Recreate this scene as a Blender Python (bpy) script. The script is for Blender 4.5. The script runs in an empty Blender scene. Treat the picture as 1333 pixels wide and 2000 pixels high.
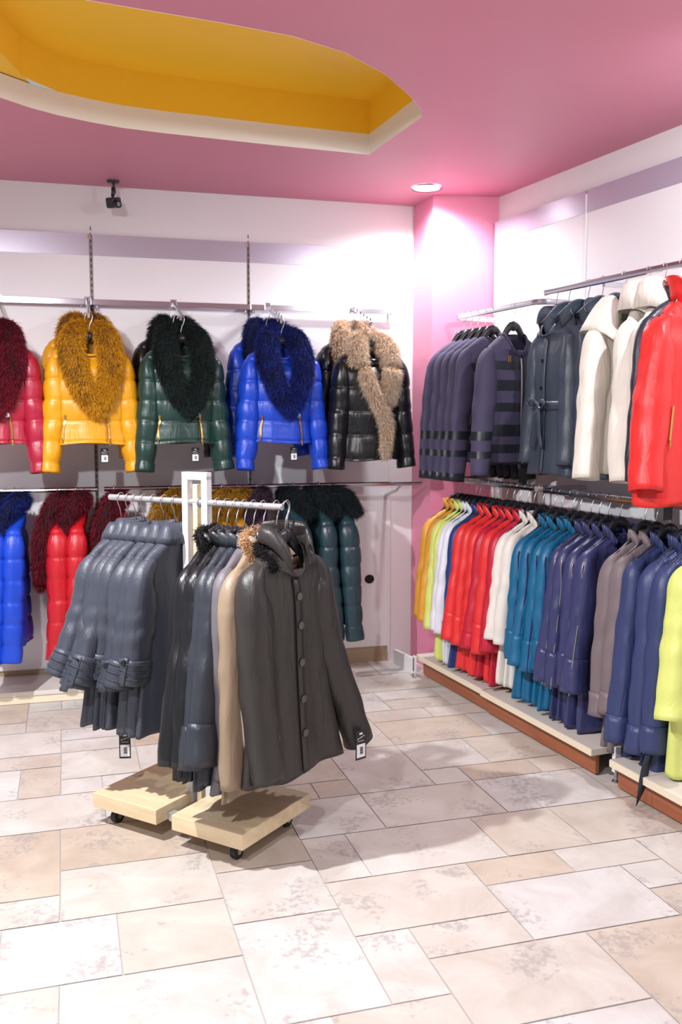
import bpy, bmesh, math, random
import numpy as np
from mathutils import Vector
from mathutils.geometry import tessellate_polygon

SC = bpy.context.scene
COL = SC.collection
PI = math.pi

# ------------------------------------------------------------------ camera
F = 1820.0; HY = 820.0; CX = 666.5; CY = 1000.0; CAMH = 1.5
PITCH = math.atan((CY - HY) / F)
FW = np.array([0, math.cos(PITCH), -math.sin(PITCH)])
UP = np.array([0, math.sin(PITCH), math.cos(PITCH)])
RT = np.array([1.0, 0, 0]); EYE = np.array([0, 0, CAMH])

def ray(x, y): return FW + (x - CX) / F * RT - (y - CY) / F * UP
def at_z(x, y, z):
    r = ray(x, y); return EYE + (z - CAMH) / r[2] * r
def px_of(p):
    d = np.array(p, float) - EYE; w = d @ FW
    return CX + F * (d @ RT) / w
def along(p, d, x):
    """parameter along the line p + t d that projects to image column x"""
    k = (x - CX) / F
    p = np.array(p, float) - EYE; d = np.array(d, float)
    n = RT - k * FW
    return -(p @ n) / (d @ n)

cam = bpy.data.cameras.new('camera'); camo = bpy.data.objects.new('camera', cam)
COL.objects.link(camo); SC.camera = camo
camo.location = (0, 0, CAMH); camo.rotation_euler = (PI / 2 - PITCH, 0, 0)
cam.sensor_fit = 'VERTICAL'; cam.sensor_height = 36; cam.sensor_width = 24
cam.lens = F / 2000 * 36; cam.clip_start = 0.05
cam.dof.use_dof = True; cam.dof.focus_distance = 3.6; cam.dof.aperture_fstop = 2.8

# ------------------------------------------------------------------ tags
def tag(o, label, cat, group=None):
    o['label'] = label; o['category'] = cat
    if group: o['group'] = group
    return o
def thing(name, label, cat, loc=(0, 0, 0), rotz=0.0, group=None):
    o = bpy.data.objects.new(name, None); COL.objects.link(o)
    o.empty_display_size = 0.05
    o.location = loc; o.rotation_euler = (0, 0, rotz)
    return tag(o, label, cat, group)

# ------------------------------------------------------------------ materials
def lin(c): return c / 12.92 if c <= 0.04045 else ((c + 0.055) / 1.055) ** 2.4
def rgb(r, g, b): return (lin(r / 255), lin(g / 255), lin(b / 255), 1)

def newmat(name):
    m = bpy.data.materials.new(name); m.use_nodes = True
    nt = m.node_tree; b = nt.nodes['Principled BSDF']
    return m, nt, b
def node(nt, t, **kw):
    n = nt.nodes.new(t)
    for k, v in kw.items():
        if k in n.inputs: n.inputs[k].default_value = v
        else: setattr(n, k, v)
    return n
def varied(nt, b, col, amt, scale, detail=3, coord='Object'):
    tc = node(nt, 'ShaderNodeTexCoord')
    nz = node(nt, 'ShaderNodeTexNoise', Scale=scale, Detail=detail)
    nt.links.new(tc.outputs[coord], nz.inputs['Vector'])
    mx = node(nt, 'ShaderNodeMix', data_type='RGBA')
    d = tuple(c * (1 - amt) for c in col[:3]) + (1,); l = tuple(min(1, c * (1 + amt)) for c in col[:3]) + (1,)
    mx.inputs[6].default_value = d; mx.inputs[7].default_value = l
    nt.links.new(nz.outputs['Fac'], mx.inputs[0])
    nt.links.new(mx.outputs[2], b.inputs['Base Color'])
    return tc, mx
def bump(nt, b, src, strength, dist, prev=None):
    bp = node(nt, 'ShaderNodeBump', Strength=strength, Distance=dist)
    nt.links.new(src, bp.inputs['Height'])
    if prev: nt.links.new(prev.outputs['Normal'], bp.inputs['Normal'])
    nt.links.new(bp.outputs['Normal'], b.inputs['Normal'])
    return bp
MC = {}
def plain(name, col, rough=0.5, metal=0.0, spec=0.5, amt=0.05, scale=6):
    if name in MC: return MC[name]
    m, nt, b = newmat(name)
    varied(nt, b, col, amt, scale)
    b.inputs['Roughness'].default_value = rough; b.inputs['Metallic'].default_value = metal
    b.inputs['Specular IOR Level'].default_value = spec
    MC[name] = m; return m
def leather(name, col, rough=0.42, grain=0.25, crease=0.35, pleat=False, spec=0.5):
    if name in MC: return MC[name]
    m, nt, b = newmat(name)
    tc, mx = varied(nt, b, col, 0.10, 9)
    b.inputs['Roughness'].default_value = rough
    b.inputs['Specular IOR Level'].default_value = spec
    n1 = node(nt, 'ShaderNodeTexNoise', Scale=420.0, Detail=2.0)
    nt.links.new(tc.outputs['Object'], n1.inputs['Vector'])
    p = bump(nt, b, n1.outputs['Fac'], grain, 0.0015)
    mp = node(nt, 'ShaderNodeMapping'); mp.inputs['Scale'].default_value = (22, 22, 5)
    nt.links.new(tc.outputs['Object'], mp.inputs['Vector'])
    n2 = node(nt, 'ShaderNodeTexNoise', Scale=1.0, Detail=4.0, Distortion=1.2)
    nt.links.new(mp.outputs['Vector'], n2.inputs['Vector'])
    p = bump(nt, b, n2.outputs['Fac'], crease, 0.012, p)
    if pleat:
        sx = node(nt, 'ShaderNodeSeparateXYZ'); nt.links.new(tc.outputs['Object'], sx.inputs[0])
        a = node(nt, 'ShaderNodeMath', operation='MULTIPLY'); a.inputs[1].default_value = 420
        nt.links.new(sx.outputs['Y'], a.inputs[0])
        s = node(nt, 'ShaderNodeMath', operation='SINE'); nt.links.new(a.outputs[0], s.inputs[0])
        g = node(nt, 'ShaderNodeMapRange'); g.inputs[1].default_value = -0.215; g.inputs[2].default_value = -0.185
        nt.links.new(sx.outputs['Z'], g.inputs[0])
        mu = node(nt, 'ShaderNodeMath', operation='MULTIPLY')
        nt.links.new(s.outputs[0], mu.inputs[0]); nt.links.new(g.outputs[0], mu.inputs[1])
        bump(nt, b, mu.outputs[0], 0.6, 0.004, p)
    MC[name] = m; return m
def banded(name, col, dark, bands):
    """woven cloth with darker leather bands at given heights of the coat"""
    if name in MC: return MC[name]
    m, nt, b = newmat(name)
    tc, mx = varied(nt, b, col, 0.15, 160, 2)
    sx = node(nt, 'ShaderNodeSeparateXYZ'); nt.links.new(tc.outputs['Object'], sx.inputs[0])
    acc = None
    for z0, z1 in bands:
        c = node(nt, 'ShaderNodeMath', operation='COMPARE')
        c.inputs[1].default_value = (z0 + z1) / 2; c.inputs[2].default_value = abs(z1 - z0) / 2
        nt.links.new(sx.outputs['Z'], c.inputs[0])
        if acc is None: acc = c
        else:
            a = node(nt, 'ShaderNodeMath', operation='MAXIMUM')
            nt.links.new(acc.outputs[0], a.inputs[0]); nt.links.new(c.outputs[0], a.inputs[1]); acc = a
    m2 = node(nt, 'ShaderNodeMix', data_type='RGBA'); m2.inputs[7].default_value = dark
    nt.links.new(acc.outputs[0], m2.inputs[0]); nt.links.new(mx.outputs[2], m2.inputs[6])
    nt.links.new(m2.outputs[2], b.inputs['Base Color'])
    r = node(nt, 'ShaderNodeMapRange'); r.inputs[3].default_value = 0.85; r.inputs[4].default_value = 0.38
    nt.links.new(acc.outputs[0], r.inputs[0]); nt.links.new(r.outputs[0], b.inputs['Roughness'])
    n1 = node(nt, 'ShaderNodeTexNoise', Scale=300.0, Detail=2.0)
    nt.links.new(tc.outputs['Object'], n1.inputs['Vector'])
    p = bump(nt, b, n1.outputs['Fac'], 0.3, 0.002)
    bump(nt, b, acc.outputs[0], 0.4, 0.003, p)
    MC[name] = m; return m
def furmat(name, cols, scale=9.0, rough=0.75):
    """fur: root / middle / tip colours along each hair, with patches"""
    if name in MC: return MC[name]
    m, nt, b = newmat(name)
    at = node(nt, 'ShaderNodeAttribute'); at.attribute_name = 'along_hair'
    tc = node(nt, 'ShaderNodeTexCoord')
    nz = node(nt, 'ShaderNodeTexNoise', Scale=scale, Detail=3.0)
    nt.links.new(tc.outputs['Object'], nz.inputs['Vector'])
    ad = node(nt, 'ShaderNodeMath', operation='MULTIPLY_ADD'); ad.inputs[1].default_value = 0.9; ad.inputs[2].default_value = -0.40
    nt.links.new(nz.outputs['Fac'], ad.inputs[0])
    su = node(nt, 'ShaderNodeMath', operation='ADD')
    nt.links.new(at.outputs['Fac'], su.inputs[0]); nt.links.new(ad.outputs[0], su.inputs[1])
    rp = node(nt, 'ShaderNodeValToRGB'); e = rp.color_ramp.elements
    e[0].position = 0.05; e[0].color = cols[0]; e[1].position = 0.95; e[1].color = cols[-1]
    for i, c in enumerate(cols[1:-1]):
        q = e.new(0.05 + 0.9 * (i + 1) / (len(cols) - 1)); q.color = c
    nt.links.new(su.outputs[0], rp.inputs[0]); nt.links.new(rp.outputs[0], b.inputs['Base Color'])
    b.inputs['Roughness'].default_value = rough; b.inputs['Specular IOR Level'].default_value = 0.25
    MC[name] = m; return m

# ------------------------------------------------------------------ mesh helpers
class MB:
    def __init__(s): s.v = []; s.f = []
    def add(s, v, f):
        n = len(s.v); s.v += [tuple(map(float, p)) for p in v]; s.f += [tuple(i + n for i in q) for q in f]; return s
    def box(s, c, sz, ax=None, ay=None, az=None):
        c = np.array(c, float)
        ax = np.array(ax if ax is not None else (1, 0, 0), float); ay = np.array(ay if ay is not None else (0, 1, 0), float)
        az = np.array(az if az is not None else (0, 0, 1), float)
        v = [c + ax * sz[0] / 2 * i + ay * sz[1] / 2 * j + az * sz[2] / 2 * k for k in (-1, 1) for j in (-1, 1) for i in (-1, 1)]
        return s.add(v, [(0, 2, 3, 1), (4, 5, 7, 6), (0, 1, 5, 4), (2, 6, 7, 3), (0, 4, 6, 2), (1, 3, 7, 5)])
    def tube(s, pts, r, n=10, cap=True, flat=1.0, ref=(0, 0, 1)):
        pts = np.array(pts, float); rr = np.broadcast_to(np.array(r, float), (len(pts),))
        t = np.gradient(pts, axis=0); t /= np.linalg.norm(t, axis=1)[:, None]
        V = []; e1 = np.array(ref, float)
        for i in range(len(pts)):
            e1 = e1 - t[i] * (e1 @ t[i])
            if np.linalg.norm(e1) < 1e-3: e1 = np.array([1., 0.3, 0]); e1 -= t[i] * (e1 @ t[i])
            e1 /= np.linalg.norm(e1); e2 = np.cross(t[i], e1)
            for k in range(n):
                a = 2 * PI * k / n
                V.append(pts[i] + rr[i] * (math.cos(a) * e1 + flat * math.sin(a) * e2))
        Fc = [(i * n + k, i * n + (k + 1) % n, (i + 1) * n + (k + 1) % n, (i + 1) * n + k) for i in range(len(pts) - 1) for k in range(n)]
        if cap: Fc += [tuple(range(n))[::-1], tuple(range((len(pts) - 1) * n, len(pts) * n))]
        return s.add(V, Fc)
    def cyl(s, a, b, r, n=16): return s.tube([a, b], r, n)
    def lathe(s, c, prof, n=24):
        V = [(c[0] + r * math.cos(2 * PI * k / n), c[1] + r * math.sin(2 * PI * k / n), c[2] + z) for r, z in prof for k in range(n)]
        Fc = [(i * n + k, i * n + (k + 1) % n, (i + 1) * n + (k + 1) % n, (i + 1) * n + k) for i in range(len(prof) - 1) for k in range(n)]
        return s.add(V, Fc)
def mesh(name, v, f, m, smooth=False):
    me = bpy.data.meshes.new(name)
    me.from_pydata([tuple(p) for p in v], [], f); me.update()
    if m: me.materials.append(m)
    if smooth: me.polygons.foreach_set('use_smooth', [True] * len(me.polygons))
    return me
def put(name, v, f, m, parent=None, smooth=False, bevel=0, solid=0, sub=0, loc=None, rotz=0):
    if isinstance(v, MB): v, f = v.v, v.f
    o = bpy.data.objects.new(name, mesh(name, v, f, m, smooth)); COL.objects.link(o)
    if parent: o.parent = parent
    if loc is not None: o.location = loc
    o.rotation_euler[2] = rotz
    if sub:
        q = o.modifiers.new('smooth', 'SUBSURF'); q.levels = sub; q.render_levels = sub
    if solid:
        q = o.modifiers.new('thick', 'SOLIDIFY'); q.thickness = solid; q.offset = -1
    if bevel:
        q = o.modifiers.new('soft', 'BEVEL'); q.width = bevel; q.segments = 2; q.limit_method = 'ANGLE'
    return o
def mb(build, name, m, parent=None, **kw): return put(name, build, None, m, parent, **kw)
def struct(name, v, f, m, **kw):
    o = put(name, v, f, m, **kw); o['kind'] = 'structure'; return o
def grid_faces(nv, nu, closed=True):
    k = nu if closed else nu - 1
    return [(i * nu + j, i * nu + (j + 1) % nu, (i + 1) * nu + (j + 1) % nu, (i + 1) * nu + j) for i in range(nv - 1) for j in range(k)]
def catmull(P, n):
    P = np.array(P, float); m = len(P)
    Q = np.vstack([2 * P[0] - P[1], P, 2 * P[-1] - P[-2]])
    t = np.linspace(0, m - 1 - 1e-9, n); i = t.astype(int); u = (t - i)[:, None]
    a, b, c, d = Q[i], Q[i + 1], Q[i + 2], Q[i + 3]
    return 0.5 * ((2 * b) + (c - a) * u + (2 * a - 5 * b + 4 * c - d) * u ** 2 + (3 * b - a - 3 * c + d) * u ** 3)
# ------------------------------------------------------------------ garments (local frame: z = 0 at the rail, front = -y)
class Coat:
    """shape of one hanging garment; every part of it is cut from this"""
    def __init__(s, L=0.85, neck=-0.125, sh=0.215, chest=0.185, waist=0.185, hem=0.215, T=0.03, drop=0.05, slope=0.12,
                 SL=0.62, sr=0.055, spread=0.05, fwd=0.03, quilt=0, folds=0.008, kf=7, seed=0, ns=2.3, srt=None, skew=0.0, xskew=0.0, wr=1.0):
        s.__dict__.update(locals()); del s.__dict__['s']
        s.rng = np.random.default_rng(seed)
        zn = neck; S = slope; s.zt = zn - S; s.zh = zn - L
        m = min(T, 0.05)
        s.ctrl = np.array([(zn, 0.062, m + 0.012), (zn - 0.08 * S, 0.078, m + 0.012), (zn - 0.28 * S, 0.115, m + 0.008),
            (zn - 0.55 * S, 0.155, m + .002), (zn - 0.82 * S, sh - 0.025, m * 0.9), (zn - S, sh - 0.006, m * 0.85),
            (zn - S - 0.05, (sh + chest) / 2 - .004, T), (zn - S - 0.17, chest, T * 1.08), (zn - 0.45, waist, T * 1.02), (zn - 0.45 - (L - 0.45) * 0.5, (waist + hem) / 2, T * 1.08), (s.zh, hem, T * 1.2)])
        s.ph = s.rng.uniform(0, 6.28, 6)
        s.wv = [(s.rng.normal(0, 1, 3) * np.array([26, 26, 7]), s.rng.uniform(0, 6.28)) for _ in range(7)] + [(s.rng.normal(0, 1, 3) * np.array([50, 50, 20]), s.rng.uniform(0, 6.28)) for _ in range(5)]
        s.spL, s.spR = spread if isinstance(spread, tuple) else (spread, spread)
    def ripple(s, P):
        """soft creases running mostly downwards"""
        P = np.asarray(P, float); r = 0
        for k, (w, ph) in enumerate(s.wv): r = r + np.sin(P @ w + ph) * (1.0 if k < 7 else 0.45)
        return r * 0.0016 * s.wr
    def sec(s, z):
        z = np.asarray(z, float)
        if not hasattr(s, 'tab'):
            c = s.ctrl[::-1]; zz = np.linspace(s.zh - 0.1, s.neck + 0.05, 700)
            k = np.hanning(41); k /= k.sum(); T = []
            for j in (1, 2):
                y = np.interp(zz, c[:, 0], c[:, j]); ys = np.convolve(np.pad(y, 20, 'edge'), k, 'valid')
                w = np.clip((s.zt + 0.02 - zz) / 0.05, 0, 1); T.append(y * (1 - w) + ys * w)
            s.tab = (zz, T[0], T[1])
        return np.interp(z, s.tab[0], s.tab[1]), np.interp(z, s.tab[0], s.tab[2])
    def surf(s, th, z, out=0.0):
        """point on the body shell at angle th and height z"""
        a, b = s.sec(z); n = s.ns
        ct, st = np.cos(th), np.sin(th)
        t = np.clip((s.zt - z) / (s.zt - s.zh), 0, 1)
        front = np.clip(-st, 0, 1) ** 6
        A = s.folds * t ** 1.3 * (1 - 0.85 * front)
        d = A * np.sin(s.kf * th + s.ph[0] + 1.2 * np.sin(2.2 * t + s.ph[1])) + 0.5 * A * np.sin((s.kf * 2 - 3) * th + s.ph[2] - 2 * t)
        d = d + s.ripple(np.stack([a * ct, b * st, z + 0 * th], -1)) * np.minimum(1, 0.25 + t * 3) * (1 - 0.6 * front)
        if s.quilt:
            fr = (s.zt - z) / s.quilt; fr = np.abs(fr - np.round(fr)) * s.quilt
            d = d - (0.0045 * np.exp(-(fr / 0.007) ** 2) + 0.0035 * np.exp(-(fr / 0.025) ** 2) - 0.002) * np.clip(t * 6, 0, 1)
        d = d + out
        x = (a + d) * np.sign(ct) * np.abs(ct) ** (2 / n); y = (b + d) * np.sign(st) * np.abs(st) ** (2 / n)
        y = y + s.skew * t; x = x + s.xskew * t
        nk = np.exp(-((s.neck - z) / 0.05) ** 2) * s.drop
        zz = z - nk * np.clip(-st, 0, 1) ** 2 * (np.abs(x) < 0.12) + 0.006 * t ** 6 * np.sin(3 * th + s.ph[5])
        return np.stack([x, y, zz], -1)
    def body(s, NU=72, NV=52):
        if s.quilt: NV = 96
        q = np.concatenate([np.linspace(0, s.slope * 1.1 / s.L, 15)[:-1], np.linspace(s.slope * 1.1 / s.L, 1, NV - 14)])
        z = s.neck + (s.zh - s.neck) * q
        TH, Z = np.meshgrid(np.linspace(0, 2 * PI, NU, endpoint=False), z)
        return s.surf(TH, Z).reshape(-1, 3), [q[::-1] for q in grid_faces(len(z), NU)]
    def path(s, side, n=44, k=0):
        a = s.sh; z = s.zt; sp = s.spL if side < 0 else s.spR
        P = [(a - 0.095, 0.002, z + 0.044), (a - 0.05, 0, z + 0.004), (a - 0.036, 0, z - 0.045), (a - s.sr + 0.014, -0.004, z - 0.11),
             (a - s.sr + 0.016 + sp * 0.30, -0.008, z - 0.11 - (s.SL - 0.11) * 0.34), (a - s.sr + 0.016 + sp * 0.66, -s.fwd * 0.5, z - 0.11 - (s.SL - 0.11) * 0.67), (a - s.sr + 0.016 + sp, -s.fwd, z - s.SL)]
        P = np.array(P); P[:, 0] *= side
        n = 96 if s.quilt else n
        Q = catmull(P, n); k = max(2, n // 12)
        for _ in range(2):
            R = np.pad(Q, ((k, k), (0, 0)), 'edge'); S_ = np.stack([np.convolve(R[:, j], np.ones(2 * k + 1) / (2 * k + 1), 'valid') for j in range(3)], 1)
            w = np.clip(np.minimum(np.arange(n), n - 1 - np.arange(n)) / (2.0 * k) - 0.5, 0, 1)[:, None]
            Q = Q * (1 - w) + S_ * w
        return Q
    def sleeve(s, side, m=30, P=None, s0=0.0, s1=1.0, out=0.0, flare=0.0):
        if P is None: P = s.path(side)
        i0 = int(s0 * (len(P) - 1)); i1 = int(s1 * (len(P) - 1)) + 1
        t = np.gradient(P, axis=0); t /= np.linalg.norm(t, axis=1)[:, None]
        V = []
        ph = s.ph[:3] + side
        tt = s.srt if s.srt else s.T
        for i in range(i0, i1):
            q = i / (len(P) - 1)
            e1 = np.cross((0, 1, 0), t[i]); e1 /= np.linalg.norm(e1); e2 = np.cross(t[i], e1)
            rx = float(np.interp(q + np.linspace(-.06, .06, 9), [0, 0.16, 0.32, 0.48, 0.7, 1], [0.022, 0.036, 0.043, 1.02 * s.sr, s.sr, s.sr * 0.86]).mean())
            ry = float(np.interp(q + np.linspace(-.06, .06, 9), [0, 0.16, 0.32, 0.48, 0.7, 1], [tt * 0.5, tt * 0.85, tt * 1.02, tt * 1.1, tt * 1.08, tt]).mean())
            mod = 1.0
            if s.quilt:
                d = (P[i][2] - s.zt) / s.quilt
                d = abs(d - round(d)) * s.quilt; mod = 1.02 - 0.075 * math.exp(-(d / 0.007) ** 2) - 0.05 * math.exp(-(d / 0.028) ** 2)
            ang = np.arange(m) * 2 * PI / m
            ca = np.sign(np.cos(ang)) * np.abs(np.cos(ang)) ** (2 / 2.3); sa = np.sign(np.sin(ang)) * np.abs(np.sin(ang)) ** (2 / 2.3)
            w = 0.0032 * s.wr * np.sin(q * 44 + 2 * np.sin(ang + ph[0]) + ph[1]) * (math.exp(-((q - 0.66) / 0.12) ** 2) + 0.7 * math.exp(-((q - 0.93) / 0.07) ** 2))
            w = w + s.ripple(P[i] + ca[:, None] * e1 * rx + sa[:, None] * e2 * ry) * min(1, q * 2.2)
            fl = out + flare * (i - i0) / max(1, i1 - i0 - 1)
            X = (rx * mod + w + fl)[:, None] * ca[:, None] * e1 + (ry * mod + w * 0.8 + fl)[:, None] * sa[:, None] * e2
            V.append(P[i] + X)
        V = np.concatenate(V); return V, grid_faces(i1 - i0, m)
    def collar(s, prof, gap=0.25, point=0.03, n=36, lean=0.0, wav=0.0):
        """sheet around the neck; prof = (outward, up) pairs; the front ends are drawn out by point"""
        u = np.linspace(-1, 1, n)
        th = -PI / 2 + PI + u * (PI - gap)
        base = s.surf(th, np.full(n, s.neck - 0.004))
        rad = np.stack([np.cos(th), 0.8 * np.sin(th), 0 * th], -1)
        V = []
        for i, (o, h) in enumerate(prof):
            k = i / (len(prof) - 1)
            ext = np.abs(u) ** 5 * point * k
            p = base + rad * o + np.array([0, 0, 1.0]) * h
            p[:, 2] -= ext * 0.75; p[:, 1] -= ext * 0.45 + lean * k; p[:, 0] += np.sign(u) * ext * 0.25
            p[:, 2] += wav * np.sin(u * 9 + s.ph[0]) * k
            V.append(p)
        return np.concatenate(V), grid_faces(len(prof), n, False)
    def strip(s, x0, x1, z0, z1, out=0.004, n=24):
        """flat strip lying on the front between two x and two z"""
        z = np.linspace(z0, z1, n); V = []
        for zz in z:
            q = (zz - z0) / (z1 - z0)
            xs = (x0, x1) if not isinstance(x0, tuple) else (x0[0] + (x0[1] - x0[0]) * q, x1[0] + (x1[1] - x1[0]) * q)
            for x in xs:
                a, b = s.sec(zz); c = np.clip(abs(x) / a, 0, 0.999)
                th = -math.acos(np.sign(x) * c ** (s.ns / 2))
                V.append(s.surf(np.array(th), np.array(zz), out))
        return np.array(V), grid_faces(n, 2, False)
    def on_front(s, x, z, out=0.006):
        return s.strip(x, x + 1e-4, z, z - 1e-3, out, 2)[0][0]

STAND = [(0.004, 0), (0.004, 0.02), (0.0, 0.045)]
TALL = [(0.004, 0), (0.007, 0.026), (0.011, 0.052)]
SHIRT = [(0.002, 0), (0.004, 0.025), (0.006, 0.04), (0.016, 0.042), (0.028, 0.02), (0.04, -0.012)]
HOOD = [(0.0, 0), (0.0, 0.03), (0.012, 0.06), (0.035, 0.07), (0.065, 0.05), (0.09, 0.015), (0.11, -0.04), (0.115, -0.075)]

def hair(name, base, normal, bias, L, n, m, parent, seed, width=0.0010, spread=0.38, out=0.55):
    rng = np.random.default_rng(seed)
    i = rng.integers(0, len(base), n)
    p = base[i] + rng.normal(0, 0.004, (n, 3))
    d = out * normal[i] + bias[i] + rng.normal(0, spread, (n, 3)); d /= np.linalg.norm(d, axis=1)[:, None]
    l = (L * rng.uniform(0.55, 1.15, n))[:, None]
    sd = np.cross(d, rng.normal(0, 1, (n, 3))); sd /= np.linalg.norm(sd, axis=1)[:, None]
    g = np.array([0, 0, -1.0])
    a = p; b = p + d * l * 0.5; c = p + d * l * 0.92 + g * l * 0.16
    w = width
    V = np.stack([a - sd * w, a + sd * w, b - sd * w * 0.75, b + sd * w * 0.75, c], 1).reshape(-1, 3)
    me = bpy.data.meshes.new(name)
    me.vertices.add(5 * n); me.vertices.foreach_set('co', V.astype(np.float32).ravel())
    k = np.arange(n)[:, None] * 5
    lp = np.concatenate([k + np.array([[0, 1, 3, 2]]), k + np.array([[2, 3, 4]])], 1).ravel()
    me.loops.add(7 * n); me.loops.foreach_set('vertex_index', lp.astype(np.int32))
    st = (np.arange(n)[:, None] * 7 + np.array([[0, 4]])).ravel()
    me.polygons.add(2 * n); me.polygons.foreach_set('loop_start', st.astype(np.int32))
    me.update(calc_edges=True); me.validate()
    at = me.attributes.new('along_hair', 'FLOAT', 'POINT')
    at.data.foreach_set('value', np.tile(np.array([0.15, 0.15, 0.5, 0.5, 0.85], np.float32), n))
    me.materials.append(m)
    return me
def fur(name, paths, m, parent, L=0.045, n=9000, seed=1):
    """thick fur roll along one or more paths of (x, y, z, r across, r deep): skin plus hairs, one mesh"""
    B = []; N = []; D = []; V = []; Fc = []
    for P in paths:
        Q = catmull(P, 36); c = Q[:, :3]; t = np.gradient(c, axis=0); t /= np.linalg.norm(t, axis=1)[:, None]
        vv = []
        for i in range(len(Q)):
            e2 = np.array([0, 1.0, 0]); e2 = e2 - t[i] * (e2 @ t[i])
            if np.linalg.norm(e2) < 0.2: e2 = np.array([0, 0, 1.0]) - t[i] * t[i][2]
            e2 /= np.linalg.norm(e2); e1 = np.cross(t[i], e2)
            k = 0.35 if i in (0, len(Q) - 1) else 1
            for a in np.arange(18) * 2 * PI / 18:
                nn = math.cos(a) * e1 + math.sin(a) * e2
                vv.append(c[i] + k * (Q[i, 3] * math.cos(a) * e1 + Q[i, 4] * math.sin(a) * e2))
                N.append(nn); D.append(0.45 * t[i] + np.array([0, 0, -0.45]))
        B += vv; o = len(V); V += vv; Fc += [tuple(j + o for j in q) for q in grid_faces(len(Q), 18)]
        Fc += [tuple(range(o, o + 18))[::-1], tuple(range(o + 17 * 0 + (len(Q) - 1) * 18, o + len(Q) * 18))]
    hm = hair(name, np.array(B), np.array(N), np.array(D), L, n, m, parent, seed)
    bm = bmesh.new(); bm.from_mesh(hm)
    vs = [bm.verts.new(p) for p in V]
    for q in Fc:
        try: bm.faces.new([vs[j] for j in q]).smooth = True
        except ValueError: pass
    bm.to_mesh(hm); bm.free()
    o = bpy.data.objects.new(name, hm); COL.objects.link(o); o.parent = parent
    return o

BLACKP = plain('black hanger plastic', rgb(30, 31, 36), 0.32)
CHROME = plain('polished chrome', rgb(205, 206, 212), 0.14, 1.0)
STEEL = plain('hook wire', rgb(190, 190, 196), 0.3, 1.0)
BRASS = plain('gold zip metal', rgb(205, 165, 95), 0.3, 1.0)
SILV = plain('silver zip metal', rgb(200, 200, 205), 0.3, 1.0)
BUTT = plain('dark button', rgb(22, 22, 26), 0.25)
TAGB = plain('black tag card', rgb(30, 30, 32), 0.6)
TAGW = plain('white tag sticker', rgb(232, 232, 236), 0.6)

HM = {}
def hanger_parts():
    if HM: return HM
    b = MB()
    for sd in (-1, 1):
        P = catmull([(0, 0, -0.100), (0.028 * sd, 0, -0.108), (0.085 * sd, 0.0, -0.178), (0.165 * sd, 0.0, -0.222)], 14)
        R = np.interp(np.linspace(0, 1, 14), [0, 0.3, 1], [0.026, 0.021, 0.008])
        b.tube(P, R, 10, True, 0.55, ref=(0, 0, 1))
    b.cyl((0, 0, -0.095), (0, 0, -0.076), 0.008, 10)
    HM['body'] = mesh('hanger_body', b.v, b.f, BLACKP, True)
    h = MB()
    a = np.linspace(-0.45 * PI, 1.0 * PI, 16)
    P = [(0.0, 0, -0.092), (0.0, 0, -0.062), (0.006, 0, -0.036), (0.014, 0, -0.022)] + [(0.019 * math.cos(t) , 0, 0.019 * math.sin(t)) for t in a[4:]]
    h.tube(P, 0.0019, 6)
    HM['hook'] = mesh('hook', h.v, h.f, STEEL, True)
    return HM
def hang_hanger(loc, rz, label, group):
    t = thing('clothes_hanger', label, 'hanger', loc, rz, group)
    for n in ('body', 'hook'):
        o = bpy.data.objects.new('hanger_body' if n == 'body' else 'hook', hanger_parts()[n]); COL.objects.link(o); o.parent = t
        if n == 'hook': o['label'] = 'bent wire hook'
    return t

def buttons(c, par, x, zs, r=0.009, m=None, spots=False):
    for z in zs:
        p = c.on_front(x, z, 0.007)
        b = MB().cyl(p, p + np.array([0, -0.006, 0]), r, 20)
        o = mb(b, 'button', m or BUTT, par, bevel=0.001)
        if spots:
            s = MB()
            for rr, k in ((0, 1), (0.42, 6), (0.80, 11)):
                for q in range(k):
                    s.box(p + np.array([math.cos(q * 2 * PI / k) * rr * r, -0.0066, math.sin(q * 2 * PI / k) * rr * r]), (r * 0.19, 0.001, r * 0.19))
            mb(s, 'metal_studs', SILV, o)
def price_tag(par, p, rot=0, w=0.045, h=0.10, cord=0.05, sticker=True, yaw=0.0):
    ax = np.array([math.cos(yaw), math.sin(yaw), 0]); n = np.array([math.sin(yaw), -math.cos(yaw), 0])
    p = np.array(p, float)
    c = p + np.array([0, 0, -cord - h / 2])
    t = mb(MB().box(c, (w, 0.0012, h), ax, n), 'price_tag', TAGB, par)
    t['label'] = 'black card price tag'
    mb(MB().cyl(p, p + np.array([0, 0, -cord - 0.008]), 0.0007, 5), 'cord', TAGB, t)
    if sticker:
        k = MB().box(c + n * 0.0011 + np.array([0, 0, -h * 0.2]), (w * 0.8, 0.0008, h * 0.45), ax, n)
        o = mb(k, 'barcode_sticker', TAGW, t); o['label'] = 'white barcode sticker'
        k = MB()
        for i in range(9):
            k.box(c + n * 0.0018 + ax * (0.002) + np.array([0, 0, -h * 0.2 + (i - 4) * h * 0.028]), (w * 0.30, 0.0006, h * (0.010 + 0.006 * (i % 3))), ax, n)
        mb(k, 'barcode', TAGB, t)
        k = MB()
        for i in range(7):
            k.box(c + n * 0.0011 + np.array([0, 0, h * (0.21 + 0.014 * i)]) + ax * w * (0.10 * i - 0.30), (w * 0.045, 0.0006, h * (0.05 if i in (0, 3) else 0.03)), (ax + np.array([0, 0, 0.3])), n)
        k.box(c + n * 0.0011 + np.array([0, 0, h * 0.13]), (w * 0.6, 0.0006, h * 0.012), ax, n)
        k.box(c + n * 0.0011 + np.array([0, 0, h * 0.38]), (w * 0.3, 0.0006, h * 0.06), ax, n)
        mb(k, 'printed_marks', TAGW, t)
    return t
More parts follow.
